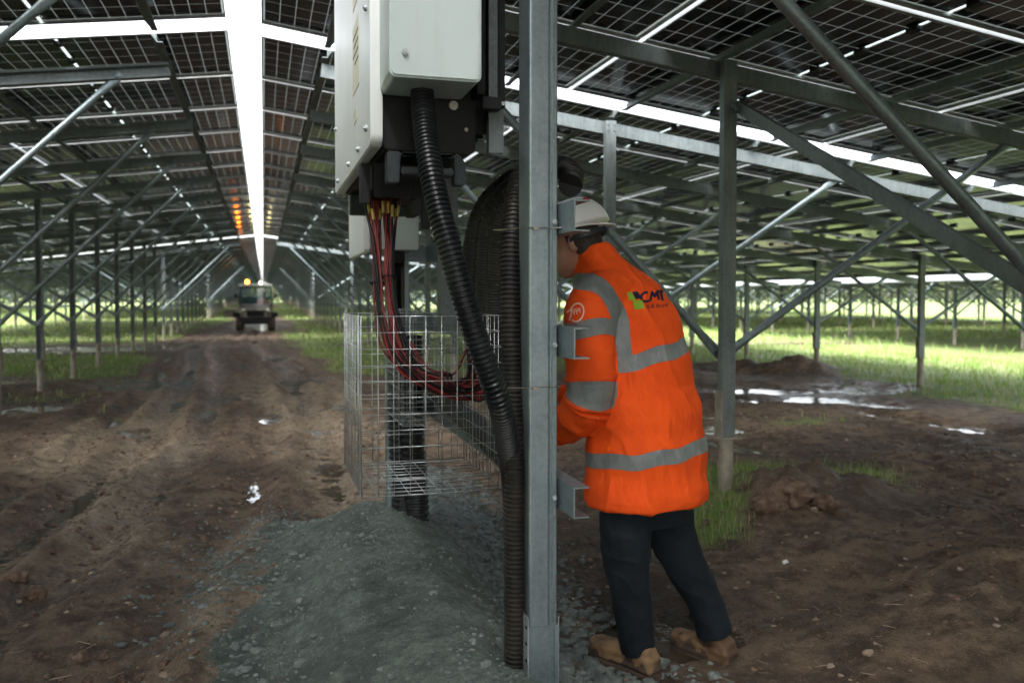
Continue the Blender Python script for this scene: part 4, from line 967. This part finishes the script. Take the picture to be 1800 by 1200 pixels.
h1 = g1-fd*.085; z1 = .5*(hz(h1.x, h1.y)+hz((h1+fd*.25).x, (h1+fd*.25).y))+.002; boot(g1, h1, h1+fd*.30-_r*.02, z1)
g2 = q(1258, 1110, .14); h2 = g2-fd*.075+_r*.01; z2 = .5*(hz(h2.x, h2.y)+hz((h2+fd*.25).x, (h2+fd*.25).y))-.004; boot(g2, h2, h2+fd*.30, z2)
for g, z in ((g1, z1), ):
    pass
# body: head, neck, hands as one figure under the clothes
bd = MB()
hc = q(1012, 425, .19); nk = q(1052, 470, .17)
HF = (_r*-.88+D_*.42+Vector((0, 0, -.30))).normalized(); HS = HF.cross(Vector((0, 0, 1))).normalized(); HU = HS.cross(HF).normalized()
rg = []
for u_, fx, rl, rw in ((-.125, .055, .030, .030), (-.11, .045, .055, .045), (-.09, .035, .072, .055), (-.06, .018, .083, .064), (-.03, .008, .090, .070), (0, .002, .097, .074), (.03, 0, .099, .077), (.06, -.003, .099, .077), (.09, -.006, .090, .071), (.115, -.010, .062, .052), (.125, -.01, .03, .025)):
    c = hc+HF*fx+HU*u_; rg.append([c+HF*(rl*math.cos(t))+HS*(rw*math.sin(t)) for t in np.linspace(0, 2*math.pi, 29)[:-1]])
bd.rings(rg)
bd.tube([hc-HU*.05-HF*.035, (hc+nk)/2-HU*.03-HF*.04, nk-Vector((0, 0, .05))], [.056, .058, .066], 18)
bd.tube([hc+HF*.085+HU*.012, hc+HF*.104-HU*.012, hc+HF*.116-HU*.033, hc+HF*.092-HU*.042], [.010, .012, .015, .012], 10)     # nose
bd.tube([hc+HF*.088-HU*.064-HS*.022, hc+HF*.099-HU*.064, hc+HF*.088-HU*.064+HS*.022], [.005, .008, .005], 8)                 # lips
bd.tube([hc+HF*.088+HU*.018-HS*.045, hc+HF*.098+HU*.022, hc+HF*.088+HU*.018+HS*.045], [.008, .009, .008], 8)                 # brow
for s in (-1, 1):                                                                                                         # ears
    e = hc+HS*(s*.074)-HF*.012-HU*.018; ep = [e+HF*(.014*math.cos(t))+HU*(.030*math.sin(t))+HS*(s*.010)-HF*(.004) for t in np.linspace(-2.6, 2.4, 12)]
    bd.tube(ep, .0055, 8); bd.tube([e-HU*.02, e+HU*.02], .010, 8)
# torso and limbs inside the clothes, so the body is one figure
bd.tube([nk-Vector((0, 0, .04)), q(1085, 530, .12), q(1120, 650, .05), q(1137, 820, .02)], [.066, .12, .12, .13], 16)
bd.tube([q(1075, 520, .06), sh, el, wr], [.06, .05, .04, .03], 12); bd.tube([q(1110, 540, .16), sh2, q(1120, 640, .48), q(1040, 700, .62), q(985, 700, .66)], [.06, .05, .045, .038, .03], 12)
bd.tube([q(1106, 865, -.05), q(1103, 1005, -.04), q(1122, 1150, 0)], [.07, .045, .030], 12); bd.tube([q(1172, 865, .09), q(1203, 990, .12), q(1257, 1125, .14)], [.07, .045, .030], 12)
me = remesh(bd, .0050, 3, .5); setv(me, getv(me)-K(list(WO))); me.materials.append(MAT['skin']); me.shade_smooth(); bo = link('body', me, WK)
m = MB()
for s in (-1, 1):
    e = hc+HF*.083+HS*(s*.031)+HU*.0; m.rings([[e+HF*(.011*math.cos(a))*1.0+(HS*math.cos(t)+HU*math.sin(t))*(.011*math.sin(a)) - WO for t in np.linspace(0, 2*math.pi, 13)[:-1]] for a in np.linspace(.05, 3.0, 8)])
link('eye', m.mesh('eye', 'litter', True), bo)
m = MB(); rg = []
for u_, fx, rl, rw in ((-.085, -.045, .052, .058), (-.06, -.035, .068, .068), (-.03, -.018, .086, .0775), (0, -.010, .094, .080), (.03, -.006, .099, .082), (.06, -.006, .101, .081)):
    c = hc+HF*fx+HU*u_-WO; rg.append([c+HF*(rl*math.cos(t))*(1 if math.cos(t) < 0 else .55)+HS*(rw*math.sin(t)) for t in np.linspace(0, 2*math.pi, 33)[:-1]])
m.rings(rg); link('hair', m.mesh('hair', 'hair', True), WK)
# hard hat
hh = hc+HU*.040-HF*.004; HA = (HF-HU*.06).normalized(); HV = HS.cross(HA).normalized()
m = MB(); rg = []
for k, a in enumerate(np.linspace(0, math.pi/2*.97, 14)):
    row = []
    for t in np.linspace(0, 2*math.pi, 49)[:-1]:
        ct, sn = math.cos(t), math.sin(t); rx_ = .142 if ct > 0 else .150
        rib = 1+.018*math.exp(-(sn*rx_*math.cos(a)/.022)**2)+(.010*math.exp(-((abs(sn)*rx_*math.cos(a)-.055)/.010)**2))*(a > .4)
        row.append(hh+HA*(rx_*ct*math.cos(a)**.85)+HS*(.119*sn*math.cos(a)**.85)+HV*(.130*math.sin(a)*rib-.004)-WO)
    rg.append(row)
m.rings(rg)
hm = link('hard_hat', m.mesh('hard_hat', 'helmet', True), WK)
m = MB(); top, bot = [], []
rg = []
for off, zz in ((0, .006), (1, .0), (1, -.005), (0, -.004)):
    row = []
    for t in np.linspace(0, 2*math.pi, 49)[:-1]:
        ct, sn = math.cos(t), math.sin(t); ex = (.010+.045*max(0, ct)**1.6+.005*max(0, -ct)**3)*off; rx_ = .143 if ct > 0 else .151
        row.append(hh+HA*((rx_+ex)*ct)+HS*((.120+ex*.6)*sn)+HV*(zz-.004-.020*max(0, ct)**2*off-.030*max(0, -ct)**2)-WO)
    rg.append(row)
rg.append(rg[0]); m.rings(rg, caps=False); link('brim', m.mesh('brim', 'helmet', True), hm)
m = MB(); rg = []
for zz in (-.050, -.030):
    rg.append([hh-HA*.01+HA*(.112*math.cos(t))+HS*(.088*math.sin(t))+HV*(zz+.0)-WO for t in np.linspace(math.pi*.45, math.pi*1.55, 24)])
n = 24; V_ = rg[0]+rg[1]; V_ += [p-HA*.004 for p in V_]; m.add(V_, [(i, i+1, n+i+1, n+i) for i in range(n-1)]+[(2*n+i, 3*n+i, 3*n+i+1, 2*n+i+1) for i in range(n-1)])
c_ = hh-HA*.118-HV*.042-WO; m.tube([c_-HS*.012, c_+HS*.012], .017, 12); link('head_band', m.mesh('head_band', 'cast'), hm)
m = MB(); c_ = hh-HA*.095+HV*.083-HS*.03-WO; nn = (-HA*.62+HV*.6-HS*.30).normalized(); t1 = nn.cross(HS).normalized(); t2 = nn.cross(t1)
m.rings([[c_+nn*h_+t1*(r_*math.cos(t))+t2*(r_*1.3*math.sin(t)) for t in np.linspace(0, 2*math.pi, 17)[:-1]] for r_, h_ in ((.013, .0), (.013, .012), (.008, .016))]); link('red_sticker', m.mesh('red_sticker', 'hred'), hm)
# gloved hands
def hand(w0, dirn, palm_n, side):
    d = Vector(dirn).normalized(); n = Vector(palm_n); n = (n-d*n.dot(d)).normalized(); s = d.cross(n)*side; m = MB()
    m.tube([w0-d*.03, w0+d*.02, w0+d*.06, w0+d*.095], [.032, .036, .043, .038], 14, flat=[(1, .6)]*4 if abs(n.z) > .5 else [(.8, .8)]*4)
    for i, (o_, L_) in enumerate(((-.030, .072), (-.010, .082), (.011, .077), (.031, .060))):
        b = w0+d*.088+s*o_; c1 = b+d*(L_*.42)-n*.006; c2_ = c1+(d*.75-n*.65).normalized()*(L_*.32); c3 = c2_+(d*.2-n).normalized()*(L_*.28); m.tube([b-d*.02, b, c1, c2_, c3], [.011, .0115, .0105, .0095, .008], 10)
    b = w0+d*.03-s*.034; m.tube([b, b-s*.022+d*.02-n*.006, b-s*.028+d*.05-n*.018, b-s*.02+d*.072-n*.03], [.015, .0135, .0115, .009], 10)
    me = remesh(m, .0038, 3, .5); setv(me, getv(me)-K(list(WO))); me.materials.append(MAT['glove']); me.shade_smooth(); link('glove', me, WK)
hand(wr+(wr-q(1008, 738, -.02)).normalized()*.015+Vector((0, 0, -.010)), (wr-q(1008, 738, -.02)), (0, 0, 1), 1)
hand(q(978, 700, .66), (-_r+D_*.1), (0, 0, 1), -1)

#==SCATTER==
# ------------------------------------------------------------------ stones, clods, grass
def ico(sub=1):
    bm = bmesh.new(); bmesh.ops.create_icosphere(bm, subdivisions=sub, radius=1); v = np.array([list(x.co) for x in bm.verts]); f = np.array([[y.index for y in x.verts] for x in bm.faces]); bm.free(); return v, f
IV, IF = ico(2)
def scatter(name, xy, size, mat, kind='stuff', flat=.65, jit=.35, sink=.25, smooth=False, rough=.30):
    n = len(xy); k = len(IV)
    sc_ = size[:, None, None]*np.array([1, 1, flat])*rng.uniform(1-jit, 1+jit, (n, 1, 3))
    P = IV[None]*sc_*(1+rough*(rng.random((n, k, 1))-.5)); a = rng.uniform(0, 6.28, n); c, s = np.cos(a), np.sin(a)
    x = P[..., 0]*c[:, None]-P[..., 1]*s[:, None]; y = P[..., 0]*s[:, None]+P[..., 1]*c[:, None]
    z0 = height(xy[:, 0], xy[:, 1])
    P = np.stack([x+xy[:, :1], y+xy[:, 1:2], P[..., 2]+(z0+size*flat*(1-2*sink)*.5)[:, None]], -1).reshape(-1, 3)
    F = (IF[None]+(np.arange(n)*k)[:, None, None]).reshape(-1, 3)
    o = link(name, fastmesh(name, P, [F], [mat], smooth)); return tag(o, kind=kind)
def sample(n, x0, x1, y0, y1, w):
    xy = np.stack([rng.uniform(x0, x1, n), rng.uniform(y0, y1, n)], 1); return xy[rng.random(n) < w(xy[:, 0], xy[:, 1])]
def wgrav(x, y):
    m = masks(x, y)[1]; core = np.exp(-np.abs((x-.50)/.48)**4)*sst(5.2, 4.2, y)
    return np.clip((m-.12)*1.5, 0, 1)*(1-.955*core)
xy = sample(15000, -.9, 2.0, 2.0, 6.8, wgrav); tag(scatter('gravel', xy, np.clip(rng.lognormal(-4.95, .42, len(xy)), .003, .022), 'stone'), 'loose grey crushed stone round the foot of the berm', 'gravel')
xy = sample(9000, .85, 1.5, 2.0, 6.5, lambda x, y: .8*np.exp(-((x-1.1)/.25)**2)); tag(scatter('gravel', xy, np.clip(rng.lognormal(-4.4, .35, len(xy)), .005, .026), 'stone'), 'coarser pale gravel between the stand and the worker', 'gravel')
xy = sample(9000, -.3, 1.3, 1.8, 5.4, lambda x, y: np.exp(-np.abs((x-.5)/.55)**4)*np.clip(.25+1.5*fbm(x, y, 2.2, 3), .06, 1)); tag(scatter('gravel', xy, np.clip(rng.lognormal(-5.45, .5, len(xy)), .002, .013), 'stone', sink=.3, rough=.6), 'fine grit and chips half buried in the berm', 'gravel')
wm = lambda x, y: .25+.75*np.clip(fbm(x, y, .9, 3)+.2, 0, 1)
xy = sample(30000, -4.5, 6.5, 2.4, 11, lambda x, y: wm(x, y)*(1-masks(x, y)[1])*.8); tag(scatter('mud_clods', xy, np.clip(rng.lognormal(-4.85, .5, len(xy)), .003, .026), 'clod', sink=.35, rough=.75), 'small crumbs of mud scattered over the ground', 'mud')
xy = sample(2200, -4.5, 6.5, 2.4, 10, lambda x, y: (1-masks(x, y)[1])); tag(scatter('pebbles', xy, np.clip(rng.lognormal(-4.9, .4, len(xy)), .004, .020), 'pebble', rough=.25), 'pale pebbles scattered in the mud', 'pebbles')
xy = sample(1500, -4, 6, 2.4, 9, lambda x, y: (1-masks(x, y)[1])*.8)
def straws(name, xy):
    n = len(xy); a = rng.uniform(0, 6.28, n); L = rng.uniform(.02, .09, n); z = height(xy[:, 0], xy[:, 1])+.004; d = np.stack([np.cos(a)*L/2, np.sin(a)*L/2, rng.uniform(-.006, .010, n)], 1); s_ = np.stack([-np.sin(a), np.cos(a), 0*a], 1)*.0013; c = np.stack([xy[:, 0], xy[:, 1], z], 1); up_ = np.array([0, 0, .002])
    V_ = np.stack([c-d-s_, c-d+s_, c+d+s_, c+d-s_, c-d+up_, c+d+up_], 1).reshape(-1, 3); i = np.arange(n)*6
    me = fastmesh(name, V_, [np.stack([i, i+3, i+5, i+4], 1), np.stack([i+1, i+4, i+5, i+2], 1)], ['pebble']); return tag(link(name, me), 'short bits of dead straw lying in the mud', 'straw', kind='stuff')
straws('straw', xy)
# single clods and stones one can point at
def rock(name, label, cat, px, py, d_unused, r, mat, flat=.7, seed=0, sub=4):
    o = Vector((0, 0, CAMH)); d = (at(px, py, 1)-o); d.normalize(); t = 2.0
    for _ in range(400):
        p = o+d*t
        if p.z < hz(p.x, p.y): break
        t += .03
    v, f = ico(sub); n = fbm(v[:, 0]+seed*3.1, v[:, 1], 1.6, 5, v[:, 2]); n = n+.35*fbm(v[:, 0]-seed, v[:, 1], 5, 4, v[:, 2]); v = v*(1+.62*n)[:, None]*np.array([r, r*.85, r*flat])
    ob = link(name, fastmesh(name, v, [f], [mat], True)); ob.location = (p.x, p.y, hz(p.x, p.y)+r*flat*.3); return tag(ob, label, cat)
rock('mud_clod', 'dark clod of mud at lower left, the larger and lower of two', 'mud clod', 58, 1052, 0, .055, 'clod', .7, 1)
rock('mud_clod', 'dark clod of mud at lower left, the smaller and upper of two', 'mud clod', 30, 1022, 0, .045, 'clod', .7, 2)
rock('mud_clod', 'crumbly brown clod on the heap behind the near right post, left one', 'mud clod', 1345, 892, 0, .11, 'clod', .7, 3)
rock('mud_clod', 'crumbly brown clod on the heap behind the near right post, middle one', 'mud clod', 1392, 880, 0, .12, 'clod', .75, 4)
rock('mud_clod', 'crumbly brown clod on the heap behind the near right post, right one', 'mud clod', 1445, 893, 0, .09, 'clod', .7, 5)
rock('stone', 'round pale stone below the brown heap at right', 'stone', 1431, 900, 0, .022, 'pebble', .8, 6, 3)
rock('stone', 'tan stone lying alone at lower right', 'stone', 1526, 1158, 0, .020, 'pebble', .7, 7, 3)
rock('stone', 'pale stone half sunk in the top of the gravel berm', 'stone', 687, 1018, 0, .014, 'stone', .6, 8, 3)
rock('stone', 'pale stone by the dark clods at lower left', 'stone', 93, 1068, 0, .014, 'pebble', .8, 9, 3)
rock('scrap', 'small white scrap of plastic in the mud right of the worker', 'litter', 1380, 992, 0, .016, 'litter', .8, 10, 2)
def grass(name, xy, hgt, wid, mat='grass', lean=.45):
    n = len(xy); z = height(xy[:, 0], xy[:, 1])-.01; a = rng.uniform(0, 6.28, n); hh_ = hgt*rng.uniform(.45, 1.25, n); ww = wid*rng.uniform(.6, 1.4, n)
    dx, dy = np.cos(a), np.sin(a); b = rng.uniform(0, 6.28, n); ln = hh_*lean*rng.random(n)*1.4; lx, ly = np.cos(b)*ln, np.sin(b)*ln
    B = np.stack([xy[:, 0], xy[:, 1], z], 1); S_ = np.stack([dx*ww/2, dy*ww/2, 0*z], 1)
    Mi = B+np.stack([lx*.35, ly*.35, hh_*.55], 1); Tp = B+np.stack([lx, ly, hh_*(1-.25*ln/np.maximum(hh_, .001))], 1)
    V_ = np.stack([B-S_, B+S_, Mi+S_*.8, Mi-S_*.8, Tp], 1).reshape(-1, 3); i = np.arange(n)*5
    me = fastmesh(name, V_, [np.stack([i, i+1, i+2, i+3], 1), np.stack([i+3, i+2, i+4], 1)], [mat])
    c = np.repeat(np.stack([rng.random(n), rng.random(n), rng.random(n), np.ones(n)], 1), 5, 0)
    ca = me.color_attributes.new('rnd', 'FLOAT_COLOR', 'POINT'); ca.data.foreach_set('color', c.astype(np.float32).ravel())
    return tag(link(name, me), kind='stuff')
gw = lambda x, y: np.clip((masks(x, y)[0]-.28)*1.6, 0, 1)*np.clip(.75+.9*fbm(x, y, 1.8, 3), 0.1, 1)
def gsample(n, *a): return sample(n, *a, gw)
tag(grass('grass', gsample(42000, 1.8, 6.5, 2.2, 6.9), .10, .005), 'short bright grass patch round the foot of the near right post', 'grass')
tag(grass('grass', gsample(90000, -10, 15, 6.9, 22), .11, .013), 'grass between the mid distance posts', 'grass')
tag(grass('grass', gsample(120000, -30, 45, 22, 75), .12, .04), 'bright grass of the far strips', 'grass')
xy = sample(4500, 7.5, 17, 7, 30, lambda x, y: gw(x, y)*np.clip(.2+1.6*fbm(x, y, .6, 2), 0, 1)); tag(grass('weeds', xy, .30, .018, 'grass', .5), 'taller weeds standing in the bright grass at right', 'weeds')
# ------------------------------------------------------------------ far hedges
def hedge(label, x0, y0, x1, y1, hgt, n):
    t = rng.random(n); x = x0+(x1-x0)*t+rng.normal(0, 1.5, n); y = y0+(y1-y0)*t+rng.normal(0, 1.5, n)
    top = hgt*(.55+.6*(.5+.5*fbm(x, y, .09, 4))); z = top*rng.random(n)**.7
    P = np.stack([x, y, z+.3], 1); s = rng.uniform(.14, .34, n)[:, None]
    d1 = rng.normal(size=(n, 3)); d1 /= np.linalg.norm(d1, axis=1)[:, None]; d2 = np.cross(d1, rng.normal(size=(n, 3))); d2 /= np.linalg.norm(d2, axis=1)[:, None]
    V_ = np.stack([P-d1*s, P+d2*s*.6, P+d1*s, P-d2*s*.6], 1).reshape(-1, 3); i = np.arange(n)*4
    me = fastmesh('hedge', V_, [np.stack([i, i+1, i+2, i+3], 1)], ['leaf'])
    c = np.repeat(np.stack([rng.random(n), rng.random(n), rng.random(n), np.ones(n)], 1), 4, 0); ca = me.color_attributes.new('rnd', 'FLOAT_COLOR', 'POINT'); ca.data.foreach_set('color', c.astype(np.float32).ravel())
    tag(link('hedge', me), label, 'hedge', kind='stuff')
hedge('dark hedge along the far right field edge behind all canopies', 30, 150, 190, 70, 4.0, 30000)
hedge('dark hedge along the far left field edge and the end of the aisle', -140, 110, 30, 150, 3.5, 30000)
